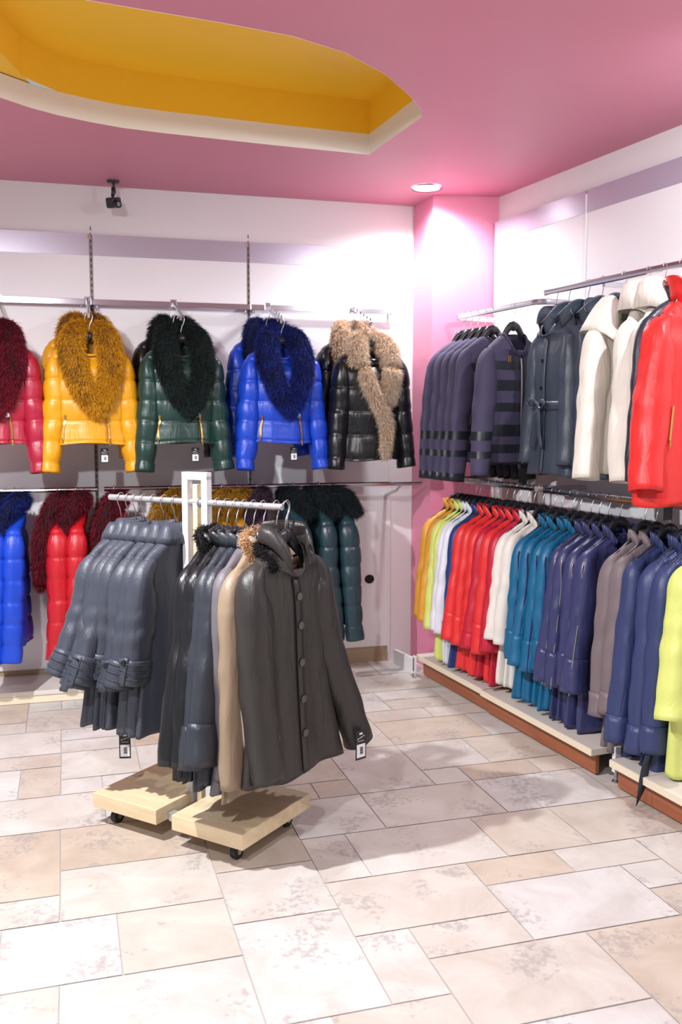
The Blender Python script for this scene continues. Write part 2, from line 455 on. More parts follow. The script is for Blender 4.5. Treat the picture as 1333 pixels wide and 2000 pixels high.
def zipper(c, par, x0, x1, z0, z1, m=SILV, name='zip', pull=True):
    v, f = c.strip((x0 - 0.004, x1 - 0.004), (x0 + 0.004, x1 + 0.004), z0, z1, 0.006, 14)
    o = put(name, v, f, m, par, solid=0.002)
    if pull:
        p = c.on_front(x1, z1 + 0.01, 0.010)
        mb(MB().box(p + np.array([0, -0.003, -0.012]), (0.007, 0.003, 0.026)), 'zip_pull', m, o, bevel=0.001)
    return o

def stitch_cuff(c, sd, P, s0, m, par):
    b = MB()
    for k in (0.25, 0.5, 0.75):
        q = s0 + (0.995 - s0) * k; i = int(q * (len(P) - 1))
        v, f = c.sleeve(sd, P=P, s0=q, s1=q + 0.5 / (len(P) - 1), out=0.008 + 0.003 * k)
        v = v[:30]; b.tube(np.vstack([v, v[:1]]), 0.0016, 5, cap=False)
    mb(b, 'stitching', m, par, smooth=True)
def garment(name, label, cat, loc, rz, group, c, m, collar=None, cuff=None, placket=True, cmat=None, lining=None, furs=None, furm=None,
            furL=0.045, furN=9000, short=None, hang=True, hgroup=None, cuffm=None, pocket=False, gap=0.25, point=0.03, collar_lean=0.0, sm=None):
    t = thing(name, label, cat, loc, rz, group)
    v, f = c.body(); put('body', v, f, m, t, True, solid=0.003)
    for sd in (-1, 1):
        P = c.path(sd)
        v, f = c.sleeve(sd, P=P); so = put('sleeve', v, f, sm or m, t, True, solid=0.003)
        if cuff:
            v, f = c.sleeve(sd, P=P, s0=cuff, s1=1.0, out=0.005, flare=0.004); co = put('cuff', v, f, cuffm or m, so, True, solid=0.004)
            stitch_cuff(c, sd, P, cuff, m, co) if 'slate grey' in label else None
    if collar:
        v, f = c.collar(collar, gap, point, lean=collar_lean); put('collar', v, f, cmat or m, t, True, solid=-0.0035)
    if placket:
        v, f = c.strip(-0.016, 0.016, c.neck - c.drop - 0.012, c.zh + 0.004, 0.0045, 26); put('placket', v, f, m, t, True, solid=0.003)
    if furs:
        fur('fur_collar', furs, furm, t, furL, furN, c.seed + 5)
    if hang:
        hang_hanger(loc, rz, 'black plastic hanger with wire hook holding ' + (short or 'a ' + label), hgroup or 'hangers on the rails')
    return t
# ------------------------------------------------------------------ the room
DB = np.array([0.9640, 0.2660, 0]); NB = np.array([DB[1], -DB[0], 0])     # back wall: along, out
P0 = np.array([0.293, 5.705, 0])                                         # right end of the shop-fitting on the back wall
W0 = np.array([0.915, 5.534, 0]); DR = np.array([0.3958, -0.9183, 0]); NR = np.array([DR[1], -DR[0], 0])
Z = np.array([0, 0, 1.0]); HC = 2.78
def bk(s, out, z): return P0 + DB * s + NB * out + Z * z
def rw(s, out, z): return W0 + DR * s + NR * out + Z * z
ROTB = math.atan2(DB[1], DB[0])
ROTR = math.atan2(-NR[1], -NR[0])      # +x of a coat points at the right wall

WHITE = plain('wall paint white', rgb(232, 229, 230), 0.7, amt=0.02)
PINKC = plain('column paint pink', rgb(232, 140, 172), 0.35, amt=0.02)
def paint(name, col, rough, sc, amt):
    m, nt, b = newmat(name); tc, mx = varied(nt, b, col, amt, sc, 5)
    b.inputs['Roughness'].default_value = rough
    n = node(nt, 'ShaderNodeTexNoise', Scale=2.5, Detail=2.0); nt.links.new(tc.outputs['Object'], n.inputs['Vector'])
    bump(nt, b, n.outputs['Fac'], 0.15, 0.03); return m
CEILM = paint('ceiling paint dusty pink', rgb(214, 138, 160), 0.55, 1.5, 0.04)
ORANGE = paint('recess paint orange yellow', rgb(255, 204, 48), 0.5, 1.5, 0.02)
RIMW = plain('recess rim white', rgb(240, 238, 238), 0.6, amt=0.02)

# floor: travertine laid in an irregular pattern of squares and oblongs
FA = math.radians(16.5)
fa = np.array([math.cos(FA), math.sin(FA), 0]); fb = np.array([-math.sin(FA), math.cos(FA), 0])
rnd = random.Random(11)
U = 0.165; NX, NY = 50, 50; occ = np.zeros((NX, NY), bool); fl = MB(); ORG = np.array([-1.2, -1.4, 0])
for i in range(NX):
    for j in range(NY):
        if occ[i, j]: continue
        opts = [(3, 2), (2, 2), (2, 3), (1, 2), (2, 1), (1, 1)]; wt = [5, 5, 4, 2, 2, 1]
        while True:
            k = rnd.choices(range(len(opts)), wt)[0]; a, b = opts[k]
            if i + a <= NX and j + b <= NY and not occ[i:i + a, j:j + b].any(): break
            opts.pop(k); wt.pop(k)
            if not opts: a = b = 1; break
        occ[i:i + a, j:j + b] = True
        g = 0.0022
        q = [(i * U + g, j * U + g), ((i + a) * U - g, j * U + g), ((i + a) * U - g, (j + b) * U - g), (i * U + g, (j + b) * U - g)]
        q = [ORG + fa * (x - NX * U / 2 + 1.0) + fb * y for x, y in q]
        q = [p + np.array([rnd.uniform(-.0012, .0012), rnd.uniform(-.0012, .0012), 0]) for p in q]
        fl.add(q, [(0, 1, 2, 3)])
ntile = len(fl.f)
c0 = ORG + fa * 1.0 + fb * NY * U / 2
fl.add([c0 + fa * i * 4.2 + fb * j * 4.2 - Z * 0.003 for i, j in ((-1, -1), (1, -1), (1, 1), (-1, 1))], [(0, 1, 2, 3)])
m, nt, b = newmat('travertine tile')
geo = node(nt, 'ShaderNodeNewGeometry'); tc = node(nt, 'ShaderNodeTexCoord')
rp = node(nt, 'ShaderNodeValToRGB'); e = rp.color_ramp.elements
e[0].position = 0; e[0].color = rgb(210, 209, 208); e[1].position = 1; e[1].color = rgb(206, 200, 193)
for p_, c_ in ((0.35, rgb(209, 206, 202)), (0.6, rgb(204, 197, 188)), (0.8, rgb(198, 184, 168)), (0.9, rgb(211, 210, 207))):
    q = e.new(p_); q.color = c_
nt.links.new(geo.outputs['Random Per Island'], rp.inputs[0])
mp = node(nt, 'ShaderNodeMapping'); mp.inputs['Rotation'].default_value = (0, 0, FA)
cmb = node(nt, 'ShaderNodeCombineXYZ'); ml = node(nt, 'ShaderNodeMath', operation='MULTIPLY'); ml.inputs[1].default_value = 37.0
nt.links.new(geo.outputs['Random Per Island'], ml.inputs[0])
for k in range(3): nt.links.new(ml.outputs[0], cmb.inputs[k])
av = node(nt, 'ShaderNodeVectorMath', operation='ADD')
nt.links.new(tc.outputs['Object'], av.inputs[0]); nt.links.new(cmb.outputs[0], av.inputs[1])
n1 = node(nt, 'ShaderNodeTexNoise', Scale=4.0, Detail=8.0, Distortion=0.9); n1.inputs['Roughness'].default_value = 0.65
nt.links.new(av.outputs[0], n1.inputs['Vector'])
r1 = node(nt, 'ShaderNodeValToRGB'); e = r1.color_ramp.elements
e[0].position = 0.34; e[0].color = (0.60, 0.50, 0.42, 1); e[1].position = 0.62; e[1].color = (1, 1, 1, 1)
nt.links.new(n1.outputs['Fac'], r1.inputs[0])
mm = node(nt, 'ShaderNodeMix', data_type='RGBA', blend_type='MULTIPLY'); mm.inputs[0].default_value = 0.42
nt.links.new(rp.outputs[0], mm.inputs[6]); nt.links.new(r1.outputs[0], mm.inputs[7])
n2 = node(nt, 'ShaderNodeTexNoise', Scale=46.0, Detail=5.0); n2.inputs['Roughness'].default_value = 0.7
nt.links.new(av.outputs[0], n2.inputs['Vector'])
n3 = node(nt, 'ShaderNodeTexNoise', Scale=5.0, Detail=2.0); nt.links.new(av.outputs[0], n3.inputs['Vector'])
pm = node(nt, 'ShaderNodeMath', operation='MULTIPLY'); nt.links.new(n2.outputs['Fac'], pm.inputs[0]); nt.links.new(n3.outputs['Fac'], pm.inputs[1])
pr = node(nt, 'ShaderNodeMapRange'); pr.inputs[1].default_value = 0.305; pr.inputs[2].default_value = 0.375
nt.links.new(pm.outputs[0], pr.inputs[0])
m2 = node(nt, 'ShaderNodeMix', data_type='RGBA'); m2.inputs[7].default_value = rgb(158, 150, 150)
pf = node(nt, 'ShaderNodeMath', operation='MULTIPLY'); pf.inputs[1].default_value = 0.62; nt.links.new(pr.outputs[0], pf.inputs[0])
nt.links.new(pf.outputs[0], m2.inputs[0]); nt.links.new(mm.outputs[2], m2.inputs[6])
nt.links.new(m2.outputs[2], b.inputs['Base Color'])
b.inputs['Roughness'].default_value = 0.5; b.inputs['Specular IOR Level'].default_value = 0.35
bump(nt, b, pr.outputs[0], -0.3, 0.003)
TILE = m
GROUT = plain('tile grout', rgb(186, 180, 176), 0.9)
fo = struct('floor', fl, None, TILE); fo.data.materials.append(GROUT); fo.data.polygons[ntile].material_index = 1

# walls
b = MB(); L0 = bk(-6, -0.025, 0); L1 = bk(0.35, -0.025, 0)
b.box((L0 + L1) / 2 - NB * 0.05 + Z * 1.45, (np.linalg.norm(L1 - L0), 0.10, 2.9), DB, -NB); struct('wall_back', b, None, WHITE)
b = MB(); b.box(rw(2.9, -0.05, 1.45), (6.2, 0.10, 2.9), DR, -NR); struct('wall_right', b, None, WHITE)
cl = [np.array([.43, 5.80, 0]), np.array([.529, 5.485, 0]), np.array([.915, 5.534, 0]), np.array([1.0, 5.9, 0])]
b = MB(); b.add([p + Z * z for z in (0, 2.9) for p in cl], [(0, 1, 5, 4), (1, 2, 6, 5), (2, 3, 7, 6), (3, 0, 4, 7)])
struct('wall_column', b, None, PINKC)
# ceiling with its recess
lower = [(0, 190), (59, 210), (115, 225), (180, 238.6), (240, 249.4), (324, 260), (540, 283.6), (721, 301.8), (824, 228), (825, 219), (803, 189), (753, 145), (675, 102.6), (574, 71), (432, 44), (270, 17), (182, 2)]
hole = [at_z(x, y, HC)[:2] for x, y in lower]
a0 = np.array(hole[0]); a1 = np.array(hole[-1])
near = [a1 + (a1 - np.array(hole[-2])) / np.linalg.norm(a1 - np.array(hole[-2])) * k for k in (0.3, 0.6)]
near = [near[0] + np.array([0, -.01]), near[1] + np.array([0.0, -.0])]
far = [a0 + np.array([-0.18, -0.10]), a0 + np.array([-0.34, -0.26]), a0 + np.array([-0.45, -0.52])]
hole = hole + near + [(near[-1] + far[-1]) / 2 + np.array([-.2, -.1])] + far[::-1]
outer = [(-5, -1.2), (5, -1.2), (5, 8), (-5, 8)]
def cut_plane(z, outer, hole):
    vs = [Vector((x, y, 0)) for x, y in outer]; hs = [Vector((x, y, 0)) for x, y in hole]
    t = tessellate_polygon([vs, hs]); al = list(outer) + list(hole)
    return [(x, y, z) for x, y in al], [tuple(q) for q in t]
v, f = cut_plane(HC, outer, hole)
ce = struct('ceiling', v, f, CEILM)
k = len(hole); RH = 0.095; DH = 0.25
v = [(x, y, HC - 0.001) for x, y in hole] + [(x, y, HC + RH) for x, y in hole]
struct('trim_1', v, [(i, (i + 1) % k, (i + 1) % k + k, i + k) for i in range(k)], RIMW)
# upper part of the recess: same outline but closed off by a cross wall on the left
xl = at_z(45, 150, HC + RH)
up_ = [p for p in hole[:17]]
kx = [(p[0], p[1]) for p in up_ if p[0] > xl[0] + 0.02]
lft = [(xl[0], near[0][1]), (xl[0], xl[1])]
up_ = [lft[1]] + kx + [lft[0]]
k2 = len(up_)
v = [(x, y, HC + RH) for x, y in up_] + [(x, y, HC + DH) for x, y in up_]
f = [(i, (i + 1) % k2, (i + 1) % k2 + k2, i + k2) for i in range(k2)] + [tuple(range(k2, 2 * k2))]
n0 = len(v)
lowleft = [(x, y) for x, y in hole if x < xl[0] + 0.02] 
v += [(x, y, HC + RH + 0.004) for x, y in [(xl[0], xl[1] + .3), (xl[0], near[0][1] - .3), (xl[0] - 1.5, near[0][1] - .3), (xl[0] - 1.5, xl[1] + .3)]]
f.append((n0, n0 + 1, n0 + 2, n0 + 3))
struct('ceiling_recess', v, f, ORANGE)

# ------------------------------------------------------------------ shop-fitting on the back wall
PANEL = plain('white laminate panel', rgb(238, 236, 240), 0.45, amt=0.012)
HEAD = plain('lilac foil header', rgb(186, 178, 196), 0.25, 0.25, amt=0.03)
SLOT = plain('slotted steel', rgb(120, 112, 108), 0.4, 0.7)
DARK = plain('dark slot', rgb(18, 16, 16), 0.8)
MAPLE = plain('cream board', rgb(232, 222, 196), 0.5, amt=0.03, scale=14)
CREAMTOP = plain('pale laminate top', rgb(222, 214, 206), 0.45, amt=0.02)
def wood(name, c1, c2, sc=(3, 40, 40), rough=0.45):
    m, nt, b = newmat(name); tc = node(nt, 'ShaderNodeTexCoord'); mp = node(nt, 'ShaderNodeMapping'); mp.inputs['Scale'].default_value = sc
    nt.links.new(tc.outputs['Object'], mp.inputs['Vector'])
    n = node(nt, 'ShaderNodeTexNoise', Scale=1.0, Detail=6.0, Distortion=0.6); nt.links.new(mp.outputs[0], n.inputs['Vector'])
    r = node(nt, 'ShaderNodeValToRGB'); e = r.color_ramp.elements
    e[0].position = 0.3; e[0].color = c1; e[1].position = 0.7; e[1].color = c2
    nt.links.new(n.outputs['Fac'], r.inputs[0]); nt.links.new(r.outputs[0], b.inputs['Base Color']); b.inputs['Roughness'].default_value = rough
    return m
BROWN = wood('reddish brown board', rgb(146, 84, 56), rgb(166, 100, 68))
BIRCH = wood('pale birch', rgb(216, 196, 158), rgb(232, 214, 178), (4, 30, 30))

seam = [-1.733, -0.858, 0.0]
edges = [(-3.5, -2.64), (-2.62, -1.742), (-1.724, -0.866), (-0.850, 0.0)]
nm = ['', 'white wall panel behind the crimson and blue jackets, left of the first slotted upright',
      'white wall panel behind the green jacket, between the two slotted uprights',
      'white wall panel at the right end of the back wall, with a dark cable hole']
for i, (x0, x1) in enumerate(edges):
    if i == 0: continue
    c = bk((x0 + x1) / 2, 0, 0); t = thing('wall_panel', nm[i], 'wall panel', c, ROTB, 'panels on the back wall')
    w = x1 - x0
    zt = 2.515
    mb(MB().box((0, 0.009, (0.10 + 2.40) / 2), (w, 0.018, 2.40 - 0.10)), 'board', PANEL, t)
    o = mb(MB().box((0, 0.008, (2.40 + zt) / 2), (w, 0.020, zt - 2.40)), 'header_strip', HEAD, t); o['label'] = 'glossy lilac header strip'
    mb(MB().box((0, 0.018, 0.05), (w, 0.012, 0.10)), 'plinth', plain('beige plinth', rgb(176, 156, 128), 0.6), t)
    if i == 3:
        p = ray(722, 1131); tt = ((P0 - EYE) @ NB) / (p @ NB); q = EYE + tt * p
        lx = (q - c) @ DB
        a = np.arange(20) * 2 * PI / 20
        o = put('cable_hole', [(lx + 0.031 * math.cos(k), -0.0015, q[2] + 0.028 * math.sin(k)) for k in a] + [(lx, -0.0008, q[2])], [(k, (k + 1) % 20, 20) for k in range(20)], DARK, t)
        o['label'] = 'dark round cable hole'
for i, (s, lab) in enumerate(((-1.733, 'slotted steel upright between the yellow and crimson jackets on the back wall'), (-0.858, 'slotted steel upright on the back wall beside the blue jacket'), (0.004, 'slim upright at the right end of the back wall panels'))):
    t = thing('slotted_upright', lab, 'upright', bk(s, 0, 0), ROTB, 'uprights on the back wall')
    mb(MB().box((0, 0.006, 1.28), (0.014, 0.016, 2.44)), 'strip', SLOT if i < 2 else PANEL, t)
    if i == 2: continue
    b = MB()
    for k in range(70): b.box((0, -0.0022, 0.2 + k * 0.034), (0.005, 0.001, 0.020))
    mb(b, 'slots', DARK, t)
    if i < 2: o = mb(MB().box((-0.006, -0.004, 2.50), (0.016, 0.012, 0.03)), 'end_cap', CHROME, t, bevel=0.003)

# upper display rail, one bar per bay, and its sloping arms
ZR = 2.142
for i, (x0, x1) in enumerate(((-2.62, -1.735), (-1.731, -0.86), (-0.856, 0.012))):
    t = thing('display_rail', ['flat chrome rail above the crimson jacket', 'flat chrome rail above the yellow and green jackets', 'flat chrome rail above the blue jacket and the black one'][i], 'rail', bk(x0, 0.05, ZR), ROTB, 'upper display rails on the back wall')
    w = x1 - x0
    mb(MB().box((w / 2, 0, 0), (w, 0.012, 0.032)), 'bar', CHROME, t, bevel=0.002)
    for xx in (0.02, w - 0.02):
        mb(MB().box((xx, 0.026, -0.008), (0.010, 0.044, 0.05)), 'bracket', CHROME, t, bevel=0.001)
def arm(s, label, ln=0.40):
    t = thing('waterfall_hook', label, 'display hook', bk(s, 0.056, ZR), ROTB, 'sloping chrome arms on the back wall rail')
    d = np.array([0, -1, -0.30]); d /= np.linalg.norm(d); a = np.array([0, -0.006, 0.0])
    mb(MB().box(a + d * ln / 2, (0.014, ln, 0.026), (1, 0, 0), d, np.cross((1, 0, 0), d)), 'bar', CHROME, t, bevel=0.002)
    mb(MB().box((0, 0.0, 0.004), (0.036, 0.016, 0.046)), 'clamp', CHROME, t, bevel=0.003)
    n = np.cross((1, 0, 0), d); n = n if n[2] > 0 else -n
    for k in range(6):
        p = a + d * (0.05 + k * (ln - 0.06) / 5)
        mb(MB().cyl(p + n * 0.012, p + n * 0.030, 0.0045, 8), 'peg', CHROME, t)
    e = a + d * (ln - 0.005)
    return bk(s, 0, 0) + NB * (0.056 - e[1]) + Z * (ZR + e[2] + 0.035), bk(s, 0, 0) + NB * (0.056 - (a + d * ln * .45)[1]) + Z * (ZR + (a + d * ln * .45)[2] + 0.035)
# lower hanging rail
ZL = 1.132; OL = 0.30
for i, (x0, x1) in enumerate(((-2.62, -1.735), (-1.70, -0.87), (-0.85, 0.10))):
    t = thing('hanging_rail', ['round chrome rail holding the bright blue and red fur jackets', 'round chrome rail holding the mustard fur jackets', 'round chrome rail holding the teal fur jackets, with a free right end'][i], 'rail', bk(x0, OL, ZL), ROTB, 'lower hanging rails on the back wall')
    w = x1 - x0
    mb(MB().tube([(0, 0, 0), (w, 0, 0)], 0.0125, 16), 'bar', CHROME, t, smooth=False)
    for xx in (0.03, min(w - 0.03, 0.83)):
        mb(MB().tube([(xx, 0.0, -0.004), (xx, 0.10, -0.05), (xx, OL - 0.004, -0.09)], [0.009, 0.009, 0.011], 8), 'bracket', CHROME, t)
# low base platform under the left bays
pe = bk(-0.88, 0, 0)
t = thing('base_platform', 'low cream platform on the floor below the blue and red fur jackets', 'platform', bk(-0.88, 0, 0), ROTB)
mb(MB().box((-0.875, -0.165, 0.056), (1.75, 0.350, 0.024)), 'top_board', CREAMTOP, t, bevel=0.003)
mb(MB().box((-0.875, -0.322, 0.023), (1.74, 0.022, 0.042)), 'front_board', MAPLE, t, bevel=0.002)

# plank across the foot of the column
q0 = at_z(769, 1296, 0); q1 = at_z(806, 1315, 0); d = (q1 - q0); ln = np.linalg.norm(d); d /= ln; nrm = np.array([d[1], -d[0], 0])
if nrm @ (-q0) < 0: nrm = -nrm
b = MB().box((q0 + q1) / 2 + Z * 0.045 - nrm * 0.01, (ln, 0.02, 0.09), d, nrm); struct('trim_2', b, None, plain('white skirting', rgb(236, 234, 238), 0.5))
# security camera
base = np.array([*(at_z(221, 353, HC)[:2]), HC])
t = thing('security_camera', 'small black security camera hanging from the pink ceiling', 'security camera', base, ROTB)
CAMM = plain('camera body dark', rgb(46, 46, 56), 0.35); 
mb(MB().lathe((0, 0, -0.012), [(0.0, 0), (0.03, 0), (0.034, 0.006), (0.034, 0.012)], 20), 'base', CAMM, t, smooth=True)
mb(MB().tube([(0, 0, -0.008), (0.004, 0, -0.04), (0.0, 0, -0.055)], 0.007, 10), 'stem', SLOT, t, smooth=True)
mb(MB().tube([(0.0, 0, -0.035), (0.002, 0, -0.06), (-0.006, -0.005, -0.085)], [0.011, 0.013, 0.008], 10), 'joint', CAMM, t, smooth=True)
bd = mb(MB().box((0.0, -0.012, -0.118), (0.055, 0.085, 0.055), (0.85, -0.5, 0), (0.5, 0.83, 0.22), (-0.12, -0.2, 0.97)), 'body', CAMM, t, bevel=0.010)
mb(MB().tube([(0.0, -0.03, -0.122), (0.022, -0.068, -0.136)], [0.022, 0.020], 16), 'lens_barrel', plain('lens black', rgb(14, 14, 16), 0.2), bd)
mb(MB().tube([(0.022, -0.068, -0.136), (0.0235, -0.070, -0.1365)], [0.012, 0.012], 16), 'lens', plain('lens glass', rgb(90, 110, 110), 0.05), bd)
# recessed lamp
dl = at_z(834, 366, HC)
t = thing('ceiling_downlight', 'round recessed ceiling lamp glowing beside the pink column', 'ceiling lamp', (dl[0], dl[1], HC))
mb(MB().lathe((0, 0, -0.008), [(0.072, 0.0), (0.086, 0.0), (0.092, 0.007)], 32), 'trim_ring', CHROME, t, smooth=True)
m, nt, b = newmat('lamp glow'); b.inputs['Emission Color'].default_value = (1, 0.98, 0.98, 1); b.inputs['Emission Strength'].default_value = 14
mb(MB().lathe((0, 0, -0.004), [(0.0001, 0.0), (0.074, 0.0)], 32), 'diffuser', m, t)

# ------------------------------------------------------------------ shop-fitting on the right wall
nmR = ['white wall panel next to the pink column on the right wall', 'white wall panel behind the cream hooded jackets, right of the seam', 'white wall panel at the near right edge, behind the lime coat']
for i, (s0, s1) in enumerate(((0.02, 0.845), (0.855, 1.745), (1.755, 2.65))):
    t = thing('wall_panel', nmR[i], 'wall panel', rw((s0 + s1) / 2, 0.04, 0), ROTR, 'panels on the right wall')
    w = s1 - s0      # local y = -(along the wall towards the viewer)
    mb(MB().box((0.012, 0, 1.32), (0.02, w, 2.40)), 'board', PANEL, t)
    o = mb(MB().box((0.011, 0, 2.575), (0.022, w, 0.11)), 'header_strip', HEAD, t); o['label'] = 'glossy lilac header strip'
for s, lab in ((0.85, 'slotted upright on the right wall at the seam between the first two panels'), (1.75, 'slotted upright on the right wall near the gap in the base platforms')):
    t = thing('slotted_upright', lab, 'upright', rw(s, 0.04, 0), ROTR, 'uprights on the right wall')
    mb(MB().box((0.004, 0, 1.34), (0.014, 0.009, 2.54)), 'strip', PANEL, t)
def ubar(name, s0, s1, out, z, label, ret=(True, True), sec=(0.014, 0.030), grp=None):
    """bar parallel to the wall with rounded corners and arms back to the wall"""
    t = thing('hanging_rail', label, 'rail', rw(s0, 0.045, z), ROTR, grp)
    # local: x = towards wall, -y = towards viewer
    x = -(out - 0.045); L = s1 - s0; r = 0.06; pts = []
    if ret[0]: pts += [(0, 0, 0), (x + r, 0, 0)] + [(x + r - r * math.sin(a), -(r - r * math.cos(a)), 0) for a in np.linspace(0.2, PI / 2, 5)]
    else: pts += [(x, 0, 0)]
    if ret[1]: pts += [(x, -(L - r), 0)] + [(x + r - r * math.cos(a), -(L - r + r * math.sin(a)), 0) for a in np.linspace(0.2, PI / 2, 5)] + [(0, -L, 0)]
    else: pts += [(x, -L, 0)]
    b = MB(); P = np.array(pts, float); n = len(P); tg = np.gradient(P, axis=0); tg /= np.linalg.norm(tg, axis=1)[:, None]
    V = []
    for i in range(n):
        sd = np.cross(tg[i], (0, 0, 1)); 
        for a in np.arange(12) * 2 * PI / 12:
            V.append(P[i] + sd * sec[0] / 2 * math.copysign(abs(math.cos(a)) ** .6, math.cos(a)) + np.array([0, 0, sec[1] / 2 * math.copysign(abs(math.sin(a)) ** .6, math.sin(a))]))
    b.add(V, grid_faces(n, 12) + [tuple(range(12))[::-1], tuple(range((n - 1) * 12, n * 12))])
    mb(b, 'bar', CHROME, t)
    if not all(ret):
        for yy in (-0.40 * L, -0.93 * L):
            mb(MB().box((x / 2, yy, -0.016), (abs(x), 0.010, 0.024)), 'bracket', CHROME, t)
    return t
ZU = 2.076; OU = 0.31; Z2 = 2.112
ubar('a', 0.03, 0.86, OU, ZU, 'chrome hanging rail with rounded corners holding the navy banded jackets', grp='upper hanging rails on the right wall')
ubar('b', 0.90, 1.98, OU, Z2, 'straight chrome hanging rail holding the slate leather coats and the cream hooded jackets', (False, False), grp='upper hanging rails on the right wall')
ZD = 1.160
ubar('c', 0.06, 0.90, OU, ZD, 'chrome hanging rail with rounded corners holding the mustard, red and cream leather coats', grp='lower hanging rails on the right wall')
ubar('d', 0.93, 2.30, OU, ZD - 0.004, 'chrome hanging rail holding the indigo, taupe and navy leather coats', (False, False), grp='lower hanging rails on the right wall')
# base platforms
FQ = at_z(1208, 1536, 0); FD = at_z(840, 1325, 0) - FQ; FD[2] = 0; FD /= np.linalg.norm(FD); FN = np.array([-FD[1], FD[0], 0])   # FD towards the back, FN out?
if FN @ (-FQ) < 0: FN = -FN
rf = math.atan2(FD[1], FD[0])
for s0, s1, lab, out in ((1.02, 1.80, 'cream base platform with brown front board, farthest one next to the column', 0.0), (0.10, 1.03, 'middle cream base platform with brown front board under the teal and indigo coats', 0.012), (-1.1, -0.02, 'nearest cream base platform with brown front board under the navy coats', 0.012)):
    t = thing('base_platform', lab, 'platform', FQ + FD * s0, rf, 'platforms along the right wall')
    w = s1 - s0; sg = 1 if (np.array([-math.sin(rf), math.cos(rf), 0]) @ FN) > 0 else -1
    mb(MB().box((w / 2, sg * (-0.20 + 0.03 + out), 0.116), (w, 0.44, 0.030)), 'shelf_board', CREAMTOP, t, bevel=0.002)
    mb(MB().box((w / 2, sg * (0.0505 + out), 0.1155), (w - 0.002, 0.0016, 0.028)), 'edge_strip', MAPLE, t)
    mb(MB().box((w / 2 + 0.012, sg * (out - 0.002), 0.055), (w - 0.03, 0.018, 0.092)), 'front_board', BROWN, t, bevel=0.001)
    mb(MB().cyl((0.12, sg * -0.03, 0.0), (0.12, sg * -0.03, 0.10), 0.012, 10), 'foot', STEEL, t)
    mb(MB().cyl((w - 0.12, sg * -0.03, 0.0), (w - 0.12, sg * -0.03, 0.10), 0.012, 10), 'foot', STEEL, t)
up = FQ + FD * 0.04 - FN * 0.02
t = thing('upright_foot', 'white steel upright with a screw foot in the gap between two base platforms', 'upright', up, rf)
mb(MB().box((0, 0, 0.10), (0.022, 0.03, 0.11)), 'post', plain('white steel', rgb(226, 226, 226), 0.4), t, bevel=0.001)
mb(MB().lathe((0, 0, 0), [(0.018, 0), (0.018, 0.006), (0.009, 0.012), (0.009, 0.05)], 14), 'screw_foot', STEEL, t, smooth=False)
fp = at_z(806, 1322, 0)
t = thing('upright_foot', 'dark slotted upright with chrome splayed foot at the end of the white plank', 'upright', (fp[0] + .012, fp[1], 0), rf)
mb(MB().box((0, 0.0, 0.075), (0.030, 0.012, 0.10)), 'post', PANEL, t); mb(MB().box((0, 0.0065, 0.075), (0.012, 0.002, 0.08)), 'slot', DARK, t)
b = MB()
for a in (0.4, 2.3, 4.2): b.tube([(0, 0, 0.028), (0.026 * math.cos(a), 0.026 * math.sin(a), 0.003)], 0.003, 6)
mb(b, 'splayed_foot', STEEL, t)

# ------------------------------------------------------------------ rolling clothes rack
GA = np.array([0.855, -0.5186, 0]); GB = np.array([0.5186, 0.855, 0]); G0 = np.array([-0.52, 3.345, 0])
ROTG = math.atan2(GA[1], GA[0])
t = thing('clothes_rack', 'rolling clothes rack with pale wooden base boards in the middle of the floor', 'clothes rack', G0, ROTG)
RACKM = plain('silver lacquered steel', rgb(190, 190, 194), 0.35, 0.6); RACKW = plain('white lacquered steel', rgb(226, 227, 232), 0.4, 0.0)
for sd in (-1, 1):
    o = mb(MB().box((sd * 0.192, 0, 0.0925), (0.312, 0.412, 0.055)), 'base_board', BIRCH, t, bevel=0.002)
for yy in (-0.13, 0.13): mb(MB().box((0, yy, 0.0775), (0.20, 0.03, 0.028)), 'cross_bar', RACKM, t, bevel=0.002)
mb(MB().box((0, 0, 0.070), (0.05, 0.30, 0.014)), 'centre_bar', RACKM, t)
ZG = 1.205
fr = MB()
for sd in (-1, 1): fr.box((sd * 0.045, 0, 0.69), (0.026, 0.028, 1.22))
fr.box((0, 0, 1.2995), (0.116, 0.028, 0.027))
mb(fr, 'frame', RACKW, t, bevel=0.001)
mb(MB().box((0, 0.022, 0.675), (0.022, 0.066, 1.19)), 'post', BIRCH, t, bevel=0.0015)
r = mb(MB().tube([(-0.43, 0, ZG), (0.375, 0, ZG)], 0.0115, 16), 'rail', RACKM, t)
mb(MB().tube([(0.011, 0, ZG), (0.016, 0, ZG)], 0.017, 16), 'collar', RACKM, r)
for sx in (-0.28, 0.28):
    for sy in (-0.15, 0.15):
        c = mb(MB().box((sx, sy, 0.052), (0.024, 0.03, 0.024)), 'caster', plain('caster fork', rgb(90, 90, 94), 0.4, 0.6), t)
        mb(MB().tube([(sx - 0.012, sy, 0.026), (sx - 0.011, sy, 0.026), (sx + 0.011, sy, 0.026), (sx + 0.012, sy, 0.026)], [0.02, 0.026, 0.026, 0.02], 18), 'wheel', plain('black rubber', rgb(24, 24, 24), 0.5), c)
        mb(MB().cyl((sx - 0.0135, sy, 0.026), (sx + 0.0135, sy, 0.026), 0.011, 12), 'hub', STEEL, c)
